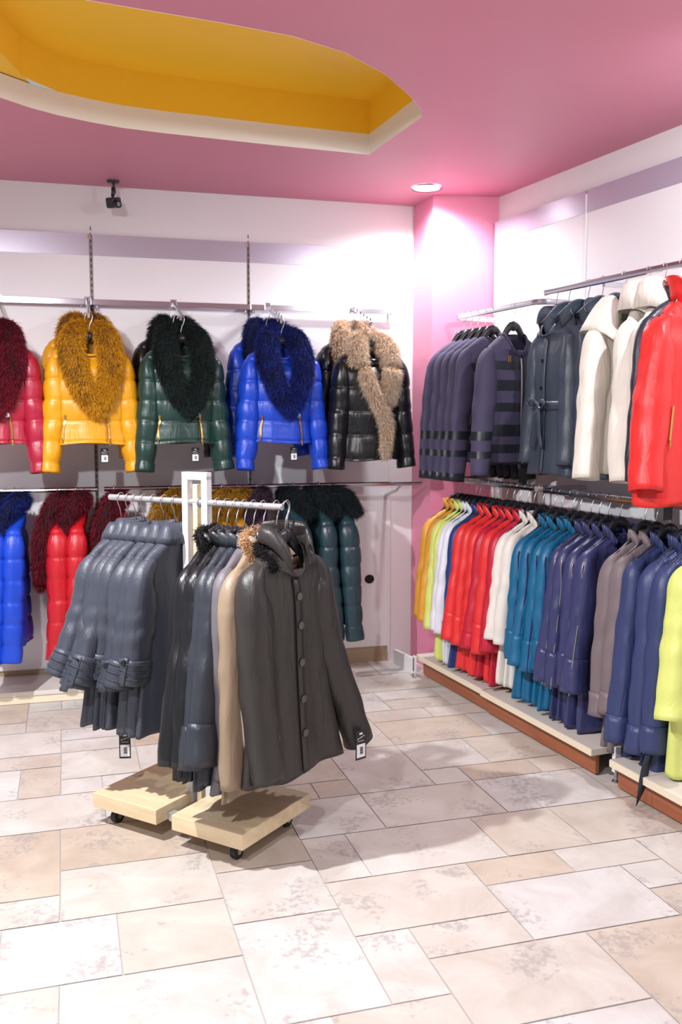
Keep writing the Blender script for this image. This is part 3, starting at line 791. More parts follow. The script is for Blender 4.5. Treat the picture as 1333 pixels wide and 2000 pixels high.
# ------------------------------------------------------------------ coats on the back wall, facing out
def shawl(T, w=1.0, low=0.0):
    y = -T
    Lp = [(0.0, 0.045, -0.055, .03, .03), (-0.06 * w, 0.03, -0.05, .045, .04), (-0.10 * w, -0.02, -0.085, .06, .045), (-0.115 * w, y * .75, -0.17, .068, .045), (-0.095 * w, y - .01, -0.27, .066, .042), (-0.04 * w, y - 0.02, -0.37 - low * .5, .055, .038), (0.045 * w, y - .02, -0.45 - low, .032, .028)]
    Rp = [(0.0, 0.045, -0.055, .03, .03), (0.06 * w, 0.03, -0.05, .045, .04), (0.105 * w, -0.02, -0.085, .06, .045), (0.12 * w, y * .75, -0.17, .066, .045), (0.115 * w, y - 0.005, -0.27, .058, .042), (0.09 * w, y - .012, -0.36, .045, .036), (0.07 * w, y - .012, -0.43 - low * .4, .028, .025)]
    return [Lp, Rp]
YEL = leather('golden yellow leather', rgb(212, 148, 12), 0.36); GRN = leather('dark green leather', rgb(30, 58, 52), 0.3)
BLU = leather('bright blue leather', rgb(20, 66, 190), 0.36); CRI = leather('crimson puffer leather', rgb(160, 22, 52), 0.36)
BLK = leather('black shiny leather', rgb(20, 21, 25), 0.25); REDP = leather('red puffer leather', rgb(180, 20, 34), 0.36)
TEAL = leather('dark teal leather', rgb(34, 58, 66), 0.3); PLUM = leather('plum leather', rgb(60, 44, 62), 0.4); MUS = leather('mustard brown leather', rgb(170, 112, 16), 0.4)
FYEL = furmat('golden fur', [rgb(70, 54, 40), rgb(150, 96, 14), rgb(214, 150, 24), rgb(190, 140, 40)])
FGRN = furmat('black green fur', [rgb(8, 12, 12), rgb(16, 26, 25), rgb(36, 52, 50)])
FBLU = furmat('navy blue fur', [rgb(8, 10, 30), rgb(16, 26, 84), rgb(30, 52, 150)])
FFOX = furmat('fox fur', [rgb(104, 78, 60), rgb(200, 150, 102), rgb(238, 222, 200), rgb(156, 124, 98), rgb(248, 240, 228)], 8)
FRED = furmat('wine red fur', [rgb(26, 8, 14), rgb(84, 14, 30), rgb(140, 24, 44)])
FTEAL = furmat('black teal fur', [rgb(8, 10, 12), rgb(18, 26, 30), rgb(34, 46, 50)])
FMUS = furmat('mustard fur', [rgb(70, 46, 10), rgb(150, 104, 18), rgb(190, 140, 34)])
FPLUM = furmat('plum fur', [rgb(26, 18, 26), rgb(56, 38, 54), rgb(90, 66, 84)])
FNAVY = furmat('dark navy fur', [rgb(6, 8, 20), rgb(12, 18, 54), rgb(22, 34, 96)])

def puffer(label, short, loc, rz, group, m, fm, seed, T=0.10, quilt=0.105, L=0.53, SL=0.575, zips=None, w=1.0, N=15000, tagged=False, furL=0.034, low=0.0, dz=0.0, spread=0.045, fox=False):
    c = Coat(L=L, neck=-0.115, slope=0.10, sh=0.215, chest=0.19, waist=0.17, hem=0.19, T=T, drop=0.08, SL=SL, sr=0.060, srt=0.062, quilt=quilt, folds=0.006, seed=seed, spread=spread, fwd=0.035)
    P = [[(x * 0.80, y_, z_ - 0.012 if k else z_, a * 0.80, b_ * 0.85) for k, (x, y_, z_, a, b_) in enumerate(q)] for q in shawl(T, w, low + 0.03)]
    if fox:
        y = -T
        P = [[(0, .04, -.06, .03, .03), (-.07, .02, -.06, .05, .04), (-.105, -.03, -.11, .055, .042), (-.11, y * .8, -.20, .05, .04)], [(-.085, y - .01, -.22, .035, .03), (-.05, y - .015, -.32, .042, .034), (0.02, y - .02, -.43, .04, .032), (.065, y - .02, -.53, .034, .028), (.055, y - .02, -.70, .02, .018)],
             [(0, .04, -.06, .03, .03), (.07, .02, -.06, .05, .04), (.11, -.03, -.11, .06, .042), (.115, y * .8, -.2, .055, .042)], [(.11, y - .01, -.22, .05, .04), (.095, y - .012, -.31, .046, .036), (.085, y - .012, -.40, .026, .022)]]
    if fox: P = [[(x * 0.84, y_, z_ - 0.02, a * 0.76, b_ * 0.8) for x, y_, z_, a, b_ in q] for q in P]
    t = garment('fur_collar_jacket', label, 'jacket', loc - Z * 0.035, rz, group, c, m, furs=P, furm=fm, furN=N, furL=furL, placket=False, short=short, hgroup='hangers on the back wall')
    if zips:
        zipper(c, t, -0.125, -0.135, -0.50, -0.62, zips)
        zipper(c, t, 0.075, 0.085, -0.50, -0.64, zips, 'front_zip')
        v, f = c.strip(0.066, 0.068, -0.46, c.zh + .01, 0.002, 12); put('front_edge', v, f, m, t, True, solid=0.006)
        p = c.on_front(0.06, -0.50, 0.012); mb(MB().cyl(p, p + np.array([0, -.006, 0]), 0.012, 16), 'snap_button', SILV if fm is not FYEL else BRASS, t)
    if tagged: price_tag(t, (0.06, -0.03, c.zh + 0.02), w=0.04, h=0.075, cord=0.045)
    return t
UPPER = [
    (-18, CRI, FRED, 'crimson quilted leather jacket with wine red fur collar, cut by the left edge', 'the crimson fur collar jacket', CRI, 'crimson quilted jacket', FRED, 30),
    (172, YEL, FYEL, 'golden yellow quilted leather jacket with big yellow fur collar, front of its arm', 'the front golden yellow jacket', YEL, 'golden yellow jacket', FYEL, 31),
    (352, GRN, FGRN, 'dark green quilted leather jacket with black fur collar, front of its arm', 'the front dark green jacket', BLK, 'dark green jacket', FGRN, 32),
    (548, BLU, FBLU, 'bright blue quilted leather jacket with navy fur collar, front of its arm', 'the front bright blue jacket', BLU, 'bright blue jacket', FBLU, 33),
    (722, BLK, FFOX, 'black quilted leather jacket with long brown and white fox fur collar', 'the black jacket with fox fur', BLK, 'black fox fur jacket', FFOX, 34)]
for px, m, fm, lab, short, m2, s2, f2, sd in UPPER:
    fpt = bk(0, 0.42, ZR); s = along(bk(0, 0.42, ZR), DB, px)
    tip, mid = arm(s, {30: 'sloping chrome arm carrying the crimson jackets', 31: 'sloping chrome arm carrying the yellow jackets', 32: 'sloping chrome arm carrying the green jackets', 33: 'sloping chrome arm carrying the bright blue jackets', 34: 'sloping chrome arm carrying the black fox fur jackets'}[sd])
    zp = BRASS if sd != 34 else None
    yaw = {30: 0.0, 31: 0.05, 32: 0.10, 33: 0.08, 34: 0.12}[sd]
    puffer(lab, short, tip - NB * 0.01 - Z * 0.005, ROTB + yaw, 'fur collar jackets facing out on the back wall', m, fm, sd, T=0.085, zips=zp, tagged=sd in (31, 32, 33),
           L=0.53 if sd != 34 else 0.63, fox=sd == 34, furL=0.034 if sd != 34 else 0.042, N=42000, quilt=0.105 if sd != 34 else 0.13)
    if sd in (30,): continue
    cc = m2
    puffer({31: 'golden yellow jacket hanging behind the front yellow one, only its edge showing', 32: 'blackish jacket with dark fur hanging behind the dark green one', 33: 'blue jacket hanging behind the front bright blue one, its left shoulder showing', 34: 'black jacket with grey brown fur hanging behind the fox fur one'}[sd],
           {31: 'the golden yellow jacket at the back', 32: 'the blackish jacket behind the dark green one', 33: 'the rear bright blue jacket', 34: 'the rear black fur jacket'}[sd],
           mid - NB * 0.02 - DB * (0.02 if sd < 33 else 0.04) + Z * 0.0, ROTB + yaw + 0.06, 'fur collar jackets facing out on the back wall', cc, f2, sd + 50, T=0.06, L=0.53 if sd != 34 else .60, N=18000, quilt=0.105)

# ------------------------------------------------------------------ fur jackets hung sideways on the lower back rail
def side_puffer(px, m, fm, label, short, seed, T=0.055, yaw=0.0, N=20000, w=1.0):
    s = along(bk(0, OL, ZL), DB, px)
    loc = bk(s, OL, ZL)
    c = Coat(L=0.66, neck=-0.12, slope=0.10, sh=0.205, chest=0.18, waist=0.17, hem=0.185, T=T, drop=0.06, SL=0.64, sr=0.056, srt=0.052, quilt=0.11, folds=0.005, seed=seed, spread=0.03, fwd=0.03)
    return garment('fur_collar_jacket', label, 'jacket', loc, ROTB - PI / 2 + yaw, 'fur jackets hung sideways on the lower back rail', c, m,
                   furs=[[(x * 0.9, y, z, a * 0.92, b_ * 0.92) for x, y, z, a, b_ in (q if seed < 69 else q[:4])] for q in shawl(T + 0.02, 1.0, 0.06)], furm=fm, furN=N, furL=0.036, placket=False, short=short, hgroup='hangers on the back wall')
for px, m, fm, lab, sh_, sd in [
    (-8, BLU, FNAVY, 'bright blue fur jacket on the lower back rail, leftmost, cut by the left edge', 'the leftmost lower blue fur jacket', 60),
    (28, BLU, FBLU, 'bright blue quilted jacket with navy fur, right one of the lower blue pair', 'the right jacket of the lower blue pair', 61),
    (112, REDP, FRED, 'red quilted jacket with wine red fur, left one of the lower red three', 'the left jacket of the lower red three', 62),
    (148, REDP, FRED, 'red quilted jacket with wine red fur, middle one of the lower red three', 'the middle jacket of the lower red three', 63),
    (222, REDP, FRED, 'red fur jacket mostly hidden behind the slate coats, right one of the three', 'the right jacket of the lower red three', 64),
    (330, MUS, FMUS, 'mustard fur jacket behind the rolling rack, left of its white frame', 'the mustard fur jacket left of the frame', 65),
    (432, MUS, FMUS, 'mustard fur jacket behind the rolling rack, just right of its white frame', 'the first mustard fur jacket right of the frame', 66),
    (462, MUS, FMUS, 'second mustard fur jacket right of the white frame, beside the plum one', 'the second mustard fur jacket right of the frame', 67),
    (500, PLUM, FPLUM, 'dark plum fur jacket peeping out behind the rolling rack', 'the dark plum fur jacket', 68),
    (572, TEAL, FTEAL, 'dark teal jacket with black fur, left one of three behind the charcoal coat', 'the left jacket of the teal three', 69),
    (622, TEAL, FTEAL, 'dark teal jacket with black fur, middle one of three behind the charcoal coat', 'the middle jacket of the teal three', 70),
    (662, TEAL, FTEAL, 'dark teal jacket with black fur, rightmost one on the lower back rail', 'the rightmost teal fur jacket', 71)]:
    if sd < 69: side_puffer(px, m, fm, lab, sh_, sd, yaw=0.0)
    else: side_puffer(px, m, fm, lab, sh_, sd, yaw=PI + 0.08)

# ------------------------------------------------------------------ right wall, upper rails (fronts towards the viewer)
NAVS = banded('navy wool sleeve with leather cuffs', rgb(66, 62, 88), rgb(32, 36, 46), [(-0.68, -0.635), (-0.77, -0.735), (-0.90, -0.855)])
NAVY = banded('navy wool with leather bands', rgb(66, 62, 88), rgb(32, 36, 46), [(-0.325, -0.28), (-0.43, -0.375), (-0.535, -0.49), (-0.66, -0.60), (-0.745, -0.70), (-0.83, -0.79)])
SLATE = leather('slate blue leather', rgb(62, 72, 86), 0.36); CREAM = leather('cream jacket cloth', rgb(226, 220, 210), 0.6, 0.15, 0.5)
CORAL = leather('coral red leather', rgb(228, 46, 44), 0.38); DNAVY = leather('dark navy leather', rgb(40, 46, 62), 0.36)
def right_coat(px, z, out, name, label, short, group, c, m, yaw=0.0, **kw):
    s = along(rw(0, out, z), DR, px)
    return garment(name, label, kw.pop('cat', 'jacket'), rw(s, out, z), ROTR + yaw, group, c, m, short=short, **kw)
gU = 'jackets on the upper right rails'
words = ['farthest', 'second', 'third', 'fourth', 'fifth']
for i, px in enumerate((906, 920, 934, 949, 963)):
    c = Coat(L=0.66, neck=-0.135, slope=0.115, chest=0.18, waist=0.18, hem=0.20, T=0.030, drop=0.05, SL=0.65, sr=0.056, seed=100 + i, spread=0.055, folds=0.004, fwd=0.02)
    right_coat(px, ZU, OU, 'banded_jacket', 'navy woven jacket with black leather bands, %s of the six from the pink column' % ('nearest' if i == 0 else words[i]),
               'the %s navy banded jacket from the column' % ('nearest' if i == 0 else words[i]), gU, c, NAVY, yaw=-0.05 + 0.02 * i, collar=None, sm=NAVS, hgroup='hangers on the right wall')
c = Coat(L=0.66, neck=-0.145, slope=0.115, chest=0.19, waist=0.185, hem=0.20, T=0.05, drop=0.10, SL=0.60, sr=0.056, seed=106, spread=0.05, folds=0.004, fwd=0.03)
t = right_coat(1004, ZU, OU, 'banded_jacket', 'navy woven jacket with black leather bands and open zip, showing its whole front', 'the front navy banded jacket', gU, c, NAVY, yaw=0.10, sm=NAVS,
               collar=[(0.0, 0), (0.002, 0.006), (-0.004, 0.012)], placket=False, gap=0.3, point=0.0, hgroup='hangers on the right wall')
v, f = c.strip(0.018, 0.034, c.neck - c.drop - 0.01, c.zh + .005, 0.004, 20); o = put('zip_tape', v, f, BLKT if 'BLKT' in globals() else plain('black tape', rgb(16, 16, 18), 0.6), t, True, solid=0.002)
zipper(c, o, 0.012, 0.014, c.neck - c.drop - 0.02, c.zh + 0.02, SILV)
p = c.on_front(-0.06, -0.27, 0.006)
for k in (-0.006, 0.006): mb(MB().box(p + np.array([k, -.002, 0]), (0.005, 0.003, 0.034)), 'zip_pull', BRASS, t, bevel=0.001)
price_tag(t, (0.03, -0.06, c.zh + 0.01), w=0.055, h=0.11, cord=0.03, sticker=False)

# slate leather coats with tie belts
for px, lab, sh_, sd, T, yaw, dr in ((1088, 'slate leather coat with tied belt and dark buttons, left one beside the navy jackets', 'the belted slate leather coat', 110, 0.050, -1.70, 0.075),
                            (1112, 'slate leather coat squeezed between the belted coat and the collars behind it', 'the second slate leather coat', 111, 0.03, -1.72, 0.05),
                            (1150, 'slate leather coat with raised collar in front of the wall seam', 'the third slate leather coat', 112, 0.03, -1.62, 0.05),
                            (1178, 'slate leather coat with raised collar just left of the cream hooded jacket', 'the fourth slate leather coat', 113, 0.03, -1.6, 0.05)):
    c = Coat(L=0.74, neck=-0.135, sh=0.205, slope=0.11, chest=0.18, waist=0.165, hem=0.215, T=T, drop=dr, SL=0.58, sr=0.056, seed=sd, spread=0.03, folds=0.008, fwd=0.03)
    t = right_coat(px, Z2, OU, 'belted_coat', lab, sh_, gU, c, SLATE, yaw=yaw, collar=[(0.004, 0), (0.008, 0.035), (0.014, 0.068), (0.02, 0.078)], point=0.035, cat='coat', hgroup='hangers on the right wall', pocket=False)
    if sd == 110:
        buttons(c, t, -0.012, (-0.33, -0.46), 0.009)
        th = np.linspace(0, 2 * PI, 48, endpoint=False); zz = np.array([-0.525, -0.545, -0.565]); TH, ZZ = np.meshgrid(th, zz)
        b = put('belt', c.surf(TH, ZZ, 0.007).reshape(-1, 3), grid_faces(3, 48), SLATE, t, True, solid=0.003)
        p = c.on_front(-0.01, -0.545, 0.018)
        k = MB()
        for sx, dz in ((-1, 0.028), (1, 0.02)):
            k.tube(p + catmull([(0, 0, 0), (sx * .04, -.02, dz), (sx * .085, -.02, dz * .6), (sx * .04, -.012, -.012), (0, -0.004, 0)], 16), 0.011, 8, True, 0.35, ref=(0, 0, 1))
            k.tube(p + catmull([(0, -.005, 0), (sx * .025, -.02, -.05), (sx * .03 - .01, -.012, -.13), (sx * .05 - .015, -.01, -.20)], 14), 0.015, 8, True, 0.25, ref=(1, 0, 0))
        k.lathe(p - Z * 0.012, [(0.001, 0), (0.015, .004), (0.016, 0.018), (0.001, 0.026)], 10)
        mb(k, 'belt_bow', SLATE, b, smooth=True)
# cream hooded jackets
for px, lab, sh_, sd, T, yaw in ((1221, 'cream jacket with wide folded hood and dark neck label, leftmost of the cream three', 'the cream hooded jacket with neck label', 120, 0.05, 0.16),
                               (1268, 'cream hooded jacket, middle of the three, its hood behind the first one', 'the middle cream hooded jacket', 121, 0.040, 0.42),
                               (1300, 'cream hooded jacket, rightmost of the three, partly behind the coral red jacket', 'the rightmost cream hooded jacket', 122, 0.040, 0.44)):
    c = Coat(L=0.70, neck=-0.14, sh=0.215, chest=0.195, waist=0.205, hem=0.23, T=T, drop=0.14 if sd == 120 else 0.10, SL=0.60, sr=0.062, srt=0.05, seed=sd, spread=0.075, folds=0.007, fwd=0.03, kf=6)
    hood = [(0.0, 0), (0.005, 0.04), (0.012, 0.060), (0.030, 0.052), (0.058, 0.022), (0.088, -0.02), (0.115, -0.065), (0.128, -0.09)] if sd == 120 else [(0.0, 0), (0.002, 0.04), (0.004, 0.08), (0.02, 0.105), (0.05, 0.085), (0.065, 0.04), (0.075, -0.02)]
    t = right_coat(px, Z2, OU, 'hooded_jacket', lab, sh_, gU, c, CREAM, yaw=yaw, collar=hood, point=0.02, gap=0.95 if sd == 120 else 0.5, hgroup='hangers on the right wall')
    if sd == 120:
        k = mb(MB().box((0.115, -0.02, c.zh - 0.035), (0.055, 0.0012, 0.085)), 'price_tag', TAGW, t); k['label'] = 'white card tag with a yellow top'
        o = mb(MB().box((0.115, -0.0212, c.zh - 0.012), (0.046, 0.0008, 0.034)), 'yellow_sticker', plain('yellow sticker', rgb(240, 226, 60), 0.6), k); o['label'] = 'yellow sticker'
        mb(MB().cyl((0.115, -0.02, c.zh + 0.006), (0.115, -0.02, c.zh + 0.04), 0.0008, 5), 'cord', TAGB, k)
        p = c.surf(np.array(PI / 2 + 0.1), np.array(c.neck - 0.035)) + np.array([0.0, -0.006, 0])
        o = mb(MB().box(p, (0.042, 0.002, 0.030)), 'neck_label', TAGB, t); o['label'] = 'dark woven neck label'
        mb(MB().box(p + np.array([0.004, -0.0015, 0.001]), (0.012, 0.0008, 0.010)), 'woven_mark', TAGW, o)
        for k in (-0.006, 0.008):
            p = c.on_front(0.004 + k, -0.29, 0.008); mb(MB().box(p, (0.006, 0.003, 0.034)), 'zip_pull', SILV, t, bevel=0.001)
c = Coat(L=0.66, neck=-0.135, T=0.03, drop=0.05, seed=125, SL=0.60)
right_coat(1335, Z2, OU, 'leather_jacket', 'dark navy leather jacket high at the right edge behind the coral red one', 'the dark navy jacket behind the coral one', gU, c, DNAVY, collar=TALL, hgroup='hangers on the right wall')
c = Coat(L=0.80, neck=-0.145, sh=0.22, chest=0.20, waist=0.215, hem=0.245, T=0.075, drop=0.10, SL=0.62, sr=0.068, srt=0.066, seed=126, spread=0.09, folds=0.012, fwd=0.05, kf=5)
t = right_coat(1350, Z2, OU, 'leather_jacket', 'coral red leather jacket with raised collar at the upper right edge', 'the coral red jacket at the right edge', gU, c, CORAL, yaw=0.10, collar=[(0.002, 0), (0.008, 0.04), (0.018, 0.085), (0.024, 0.095)], point=0.03, hgroup='hangers on the right wall')
zipper(c, t, -0.14, -0.155, -0.56, -0.70, BRASS, 'pocket_zip')
price_tag(t, (-0.10, -0.02, c.zh + 0.02), w=0.05, h=0.05, cord=0.03, sticker=False)

# ------------------------------------------------------------------ right wall, lower rails
def Lm(n, c, **k): return leather(n, c, **k)
MUSR = Lm('mustard leather', rgb(214, 152, 52)); LIME = Lm('lime leather', rgb(216, 226, 126), rough=.45); WHT = Lm('white leather', rgb(226, 228, 240), rough=.45)
RBLU = Lm('royal blue leather', rgb(36, 62, 124)); COR = Lm('coral leather', rgb(226, 50, 52)); CRM = Lm('crimson leather', rgb(194, 30, 56))
IVO = Lm('ivory leather', rgb(230, 226, 218), rough=.45, pleat=True); TEA = Lm('teal blue leather', rgb(14, 100, 142), pleat=True); IND = Lm('indigo leather', rgb(56, 60, 104), rough=.33, pleat=True)
TAU = Lm('taupe leather', rgb(118, 106, 110), rough=.5); NAV = Lm('navy blue leather', rgb(50, 62, 106), rough=.42, pleat=True); GRY = Lm('light grey leather', rgb(200, 198, 196))
COAT_NAMES = {}
rows = [  # px of hook, material, colour word, extra
    (893, MUSR, 'mustard yellow', 0), (903, MUSR, 'mustard yellow', 1), (914, LIME, 'pale lime', 0), (922, LIME, 'pale lime', 1), (930, WHT, 'white', 0), (938, WHT, 'white', 1), (949, RBLU, 'royal blue', 0),
    (960, COR, 'coral red', 0), (972, COR, 'coral red', 1), (990, COR, 'coral red', 2), (1003, CRM, 'crimson', 0), (1016, COR, 'coral red', 3), (1032, CRM, 'crimson', 1), (1044, IVO, 'ivory', 0), (1061, IVO, 'ivory', 1),
    (1084, TEA, 'teal blue', 0), (1099, TEA, 'teal blue', 1), (1120, TEA, 'teal blue', 2), (1134, TEA, 'teal blue', 3), (1156, IND, 'indigo', 0), (1172, IND, 'indigo', 1), (1190, IND, 'indigo', 2), (1213, IND, 'indigo', 3),
    (1262, TAU, 'taupe', 0), (1284, TAU, 'taupe', 1), (1310, NAV, 'navy blue', 0), (1345, NAV, 'navy blue', 1), (1372, NAV, 'navy blue', 2)]
tot = {}
for r in rows: tot[r[2]] = tot.get(r[2], 0) + 1
ordw = ['first', 'second', 'third', 'fourth']
numw = {1: '', 2: 'two', 3: 'three', 4: 'four'}
det = {'mustard yellow': 'leather coat', 'pale lime': 'leather coat', 'white': 'leather coat', 'royal blue': 'leather coat', 'coral red': 'leather coat', 'crimson': 'leather coat', 'ivory': 'leather coat with short sleeves', 'teal blue': 'leather coat with pleated shoulders', 'indigo': 'leather coat with zipped sleeves', 'taupe': 'plain leather coat', 'navy blue': 'long leather coat'}
for i, (px, m, w, k) in enumerate(rows):
    sl = {'ivory': 0.53, 'teal blue': 0.60, 'indigo': 0.62, 'coral red': 0.62, 'crimson': 0.62, 'white': 0.60, 'royal blue': 0.63, 'pale lime': 0.6, 'mustard yellow': 0.58, 'taupe': 0.66, 'navy blue': 0.74}[w]
    L = {'ivory': 0.84, 'mustard yellow': 0.62, 'navy blue': 0.92, 'taupe': 0.90, 'indigo': 0.88, 'pale lime': 0.86, 'white': 0.86, 'royal blue': 0.86}.get(w, 0.86)
    c = Coat(L=L - 0.02, neck=-0.155, sh=0.215, chest=0.18, waist=0.18, hem=0.20 + 0.015 * (i % 3 == 0), slope=0.105, T=0.026 if px < 1200 else 0.036, drop=0.085, SL=sl - 0.05 + 0.012 * ((i * 7) % 3 - 1), sr=0.056, seed=200 + i,
             spread=0.055 + 0.012 * ((i * 5) % 3 - 1), folds=0.006, fwd=0.02, srt=0.036 if px < 1200 else 0.046)
    zc = ZD - (0.004 if px > 1072 else 0)
    one = tot[w] == 1
    lab = '%s %s' % (w, det[w]) + (', the only one of its colour on the lower right rail' if one else ', %s of the %s from the pink column' % (ordw[k], numw[tot[w]]))
    sh_ = 'the %s coat' % w if one else 'the %s of the %s %s coats' % (ordw[k], numw[tot[w]], w)
    cuff = 0.86 if w in ('teal blue', 'coral red', 'indigo') else (0.93 if w in ('crimson', 'navy blue', 'taupe', 'royal blue') else None)
    t = right_coat(px, zc, OU, 'leather_coat', lab, sh_, 'leather coats on the lower right rails', c, m, yaw=0.03 * ((i * 3) % 5 - 2) * 0.6, cat='coat', cuff=cuff,
                   collar=TALL if w not in ('taupe',) else STAND, point=0.03 if w != 'taupe' else 0.01, gap=0.75, hgroup='hangers on the right wall', hang=True)
    if w == 'navy blue' and k == 2:
        b = MB(); P = catmull([(-0.205, -0.03, -0.86), (-0.262, -0.035, -0.98), (-0.285, -0.04, -1.085)], 8)
        q = [p + np.array([d, 0, 0]) for p in P for d in (-0.020, 0.020)]
        q[-1] = q[-1] + np.array([-0.012, 0, 0.0]); q[-2] = q[-2] + np.array([-0.004, 0, -0.05])
        o = put('belt_end', q, grid_faces(8, 2, False), DNAVY, t, True, solid=0.003); o['label'] = 'dark pointed belt end hanging below the hem'
    if w in ('indigo', 'teal blue'):
        # zip running down the outer side of the near sleeve
        P = c.path(-1, k=1)[10:]
        q = P.copy(); q[:, 1] -= 0.031; q[:, 0] -= 0.041
        mb(MB().tube(q, 0.0032, 6), 'sleeve_zip', SILV if w == 'indigo' else plain('dark blue zip', rgb(40, 44, 110), 0.4), t, smooth=True)
c = Coat(L=0.88, neck=-0.13, sh=0.225, chest=0.20, waist=0.20, hem=0.22, T=0.05, drop=0.06, SL=0.52, sr=0.07, srt=0.06, seed=260, spread=0.09, folds=0.010, kf=5, fwd=0.05)
s = along(rw(0, OU, ZD), DR, 1408)
garment('leather_coat', 'bright lime leather coat cut by the right edge, nearest on the lower rail', 'coat', rw(s, OU, ZD - .004), ROTR + 0.05, 'leather coats on the lower right rails', c, LIME, short='the big lime coat at the right edge', collar=TALL, hgroup='hangers on the right wall')
# ------------------------------------------------------------------ coats on the rolling rack
def rack_pos(px):
    t = along(G0 + Z * ZG, GA, px); return G0 + GA * t + Z * ZG
SLT = leather('slate grey leather', rgb(62, 67, 79), 0.44, 0.35, 0.45); BLKM = leather('black coat leather', rgb(25, 26, 30), 0.32); DSL = leather('dark slate leather', rgb(48, 53, 62), 0.40)
VIO = leather('violet grey cloth', rgb(106, 101, 108), 0.5); TAN = leather('tan leather', rgb(152, 132, 110), 0.45); CRW = leather('off white leather', rgb(232, 228, 216), 0.5); BEI = leather('beige leather', rgb(184, 166, 142), 0.5)
CHA = leather('charcoal brown leather', rgb(50, 47, 46), 0.42, 0.3, 0.45); FBLK = furmat('black fur', [rgb(6, 6, 8), rgb(16, 16, 19), rgb(34, 34, 38)]); FTAN = furmat('tan fur', [rgb(120, 84, 56), rgb(190, 150, 110), rgb(222, 190, 154)])
gL = 'leather coats on the rolling rack'
for i, px in enumerate((236, 251, 265, 281, 300, 320, 342)):
    c = Coat(L=0.70, neck=-0.135, slope=0.115, sh=0.215, chest=0.185, waist=0.18, hem=0.215, T=0.030, drop=0.03, SL=0.40 + 0.015 * ((i * 5) % 3 - 1), sr=0.060, srt=0.042, seed=300 + i, spread=(0.05, (0.115, 0.105, 0.10, 0.03, 0.04, 0.06, 0.03)[i]), folds=0.006, fwd=0.03)
    lab = 'slate grey coat with turned cuffs, %s of seven from the left end of the rack' % ['first', 'second', 'third', 'fourth', 'fifth', 'sixth', 'seventh'][i]
    sh_ = 'the %s slate grey coat from the left end' % ['first', 'second', 'third', 'fourth', 'fifth', 'sixth', 'seventh'][i]
    t = garment('leather_coat', lab, 'coat', rack_pos(px), ROTG - PI / 2 + 0.05 * ((i * 2) % 3 - 1), gL, c, SLT, collar=[(0.014, -0.012), (0.008, 0.012), (-0.006, 0.034), (-0.018, 0.050 + 0.006 * ((i * 3) % 4))], point=0.01, gap=0.5, cuff=0.84, short=sh_, hgroup='hangers on the rolling rack')
    if i in (1, 2, 4, 6):
        # strap and button on the near cuff
        P = c.path(1, k=1); e = P[-1]
        n = len(P); k = int(n * 0.80)
        sp = MB().add([P[j] + np.array([c.sr * 0.95 + 0.008, 0.006 + dx, 0]) for j in range(k, n) for dx in (0.017, -0.017)], grid_faces(n - k, 2, False))
        o = put('cuff_strap', sp, None, SLT, t, True, solid=0.004)
        bp = P[k] + np.array([c.sr * 0.95 + 0.009, 0.006, -0.018]); mb(MB().cyl(bp, bp + np.array([0.007, 0, 0]), 0.011, 14), 'button', BUTT, o, bevel=.001)
    if i == 3: price_tag(t, (0.14, 0.02, c.zh + 0.01), w=0.042, h=0.10, cord=0.03, yaw=2.26)
RIGHT = [(425, BLKM, 'black leather coat with black fur collar, right beside the white frame', 'the black coat with fur collar', 0.80, 0.66, FBLK, None),
         (443, BLKM, 'black leather coat with pointed collar, second right of the white frame', 'the second coat right of the frame', 0.80, 0.66, None, TALL),
         (461, DSL, 'dark slate leather coat with pale seam edges, third right of the white frame', 'the third coat right of the frame', 0.82, 0.66, None, TALL),
         (477, DSL, 'dark slate leather coat with turned cuffs, fourth right of the white frame', 'the fourth coat right of the frame', 0.80, 0.64, None, TALL),
         (495, VIO, 'violet grey coat between the slate coats and the tan one', 'the violet grey coat', 0.82, 0.70, None, STAND),
         (514, TAN, 'tan leather coat with tan fur collar on the rolling rack', 'the tan fur collar coat', 0.84, 0.72, FTAN, None),
         (530, CRW, 'off white leather coat between the tan and the charcoal coats', 'the off white coat', 0.78, 0.64, None, TALL),
         (544, BEI, 'beige leather coat showing only a shoulder behind the charcoal coat', 'the beige coat', 0.70, 0.58, None, STAND)]
for i, (px, m, lab, sh_, L, SL, fm, col) in enumerate(RIGHT):
    c = Coat(L=L, neck=-0.135, slope=0.115, sh=0.215, chest=0.19, waist=0.20, hem=0.25, T=0.026, drop=0.04, SL=SL - 0.05, sr=0.062, srt=0.036, seed=330 + i, spread=((0.125, 0.12, 0.115, 0.12, 0.03, 0.055, 0.0, 0.0)[i], 0.08), folds=0.008, fwd=0.03)
    f = None
    if fm: f = [[(-.085, -0.035, -.20, .014, .012), (-.085, -.01, -.145, .019, .015), (-.06, 0.03, -.11, .02, .016), (0, .042, -.10, .02, .016), (.06, .03, -.11, .02, .016), (.085, -.01, -.145, .019, .015), (.085, -.035, -.20, .014, .012)]]
    garment('leather_coat', lab, 'coat', rack_pos(px) + GB * (0.05 if i == 7 else 0.03 if i == 6 else 0.0), ROTG + PI / 2 + 0.0, gL, c, m, collar=col or STAND, point=0.05, gap=0.6, furs=f, furm=fm, furL=0.014, furN=6000, cuff=0.88 if i in (2, 3) else None, short=sh_, hgroup='hangers on the rolling rack')
c = Coat(L=0.80, neck=-0.125, slope=0.105, sh=0.215, chest=0.175, waist=0.19, hem=0.255, xskew=0.035, T=0.048, drop=0.10, SL=0.67, sr=0.066, srt=0.052, seed=350, spread=(-0.01, 0.18), folds=0.026, kf=5, fwd=0.05)
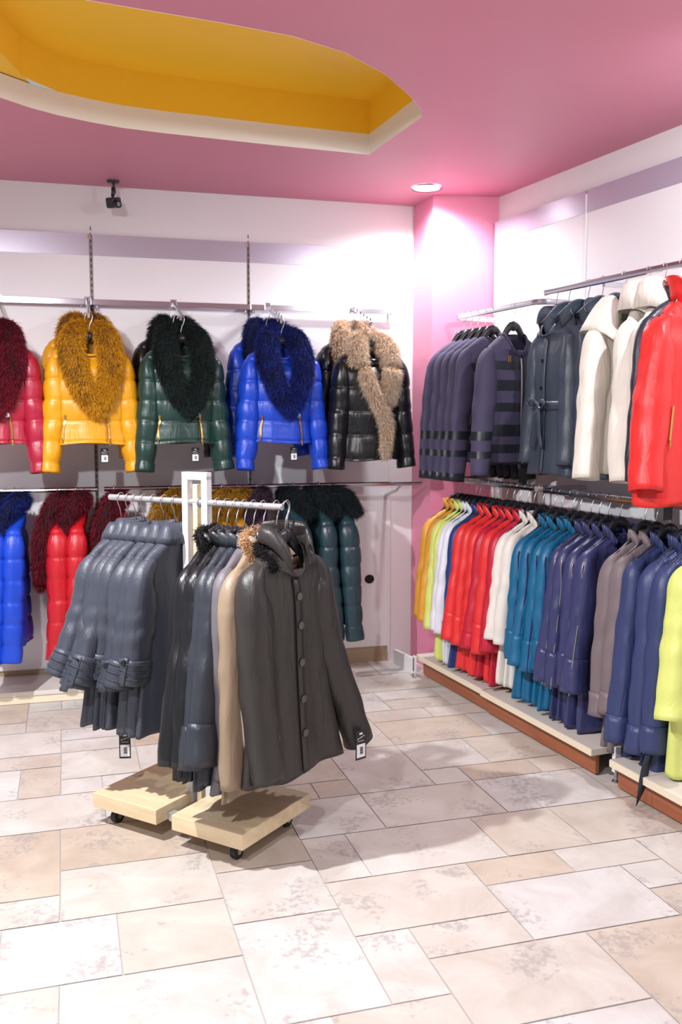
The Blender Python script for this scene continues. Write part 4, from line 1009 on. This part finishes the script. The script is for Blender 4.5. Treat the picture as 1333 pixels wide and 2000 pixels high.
t = garment('leather_coat', 'charcoal brown leather coat with open pointed collar and studded buttons, nearest on the rack', 'coat', rack_pos(557) + GB * 0.0, ROTG + PI / 2 - 0.12, gL, c, CHA, short='the charcoal brown front coat',
            collar=[(0.002, 0), (0.004, 0.035), (0.008, 0.066), (0.014, 0.078), (0.025, 0.054), (0.032, 0.018)], point=0.07, gap=0.85, hgroup='hangers on the rolling rack')
buttons(c, t, 0.0, (-0.30, -0.40, -0.53, -0.66, -0.78), 0.014, spots=True)
fur('collar_fur', [[(-.10, -0.045, -.20, .016, .012), (-.105, 0.0, -.155, .018, .014), (-.07, 0.06, -.13, .016, .014), (0, .085, -.12, .014, .012)]], FBLK, t, 0.014, 3500, 5)
price_tag(t, c.path(1, k=1)[-1] + np.array([-0.06, -0.06, 0.09]), w=0.05, h=0.11, cord=0.02, yaw=-0.2)

# ------------------------------------------------------------------ light
W = bpy.data.worlds.new('world'); SC.world = W; W.use_nodes = True
W.node_tree.nodes['Background'].inputs[0].default_value = (0.97, 0.98, 1.0, 1); W.node_tree.nodes['Background'].inputs[1].default_value = 0.32
def spot(name, loc, to, watts, size=150, blend=0.6, soft=0.03, col=(.97, .985, 1)):
    l = bpy.data.lights.new(name, 'SPOT'); l.energy = watts; l.spot_size = math.radians(size); l.spot_blend = blend; l.shadow_soft_size = soft; l.color = col
    o = bpy.data.objects.new(name, l); COL.objects.link(o); o.location = loc
    o.rotation_euler = (Vector(to) - Vector(loc)).to_track_quat('-Z', 'Y').to_euler()
    return o
spot('ceiling_lamp_left', (-1.6, 2.5, 2.72), (-1.15, 3.2, 0.0), 330, 152, 0.9)
spot('ceiling_lamp_right', (1.45, 2.9, 2.72), (1.2, 4.0, 0.7), 60, 156)
spot('ceiling_lamp_near', (-0.9, 0.5, 2.72), (-0.2, 2.2, 0.0), 150, 150, soft=0.06)
spot('downlight_beam', (dl[0], dl[1], HC - 0.012), (dl[0] + 0.05, dl[1] + .02, 0), 95, 156, 0.7, 0.05)
SC.view_settings.view_transform = 'Standard'; SC.view_settings.look = 'None'; SC.view_settings.gamma = 1; SC.view_settings.use_curve_mapping = False
SC.view_settings.exposure = 0.36
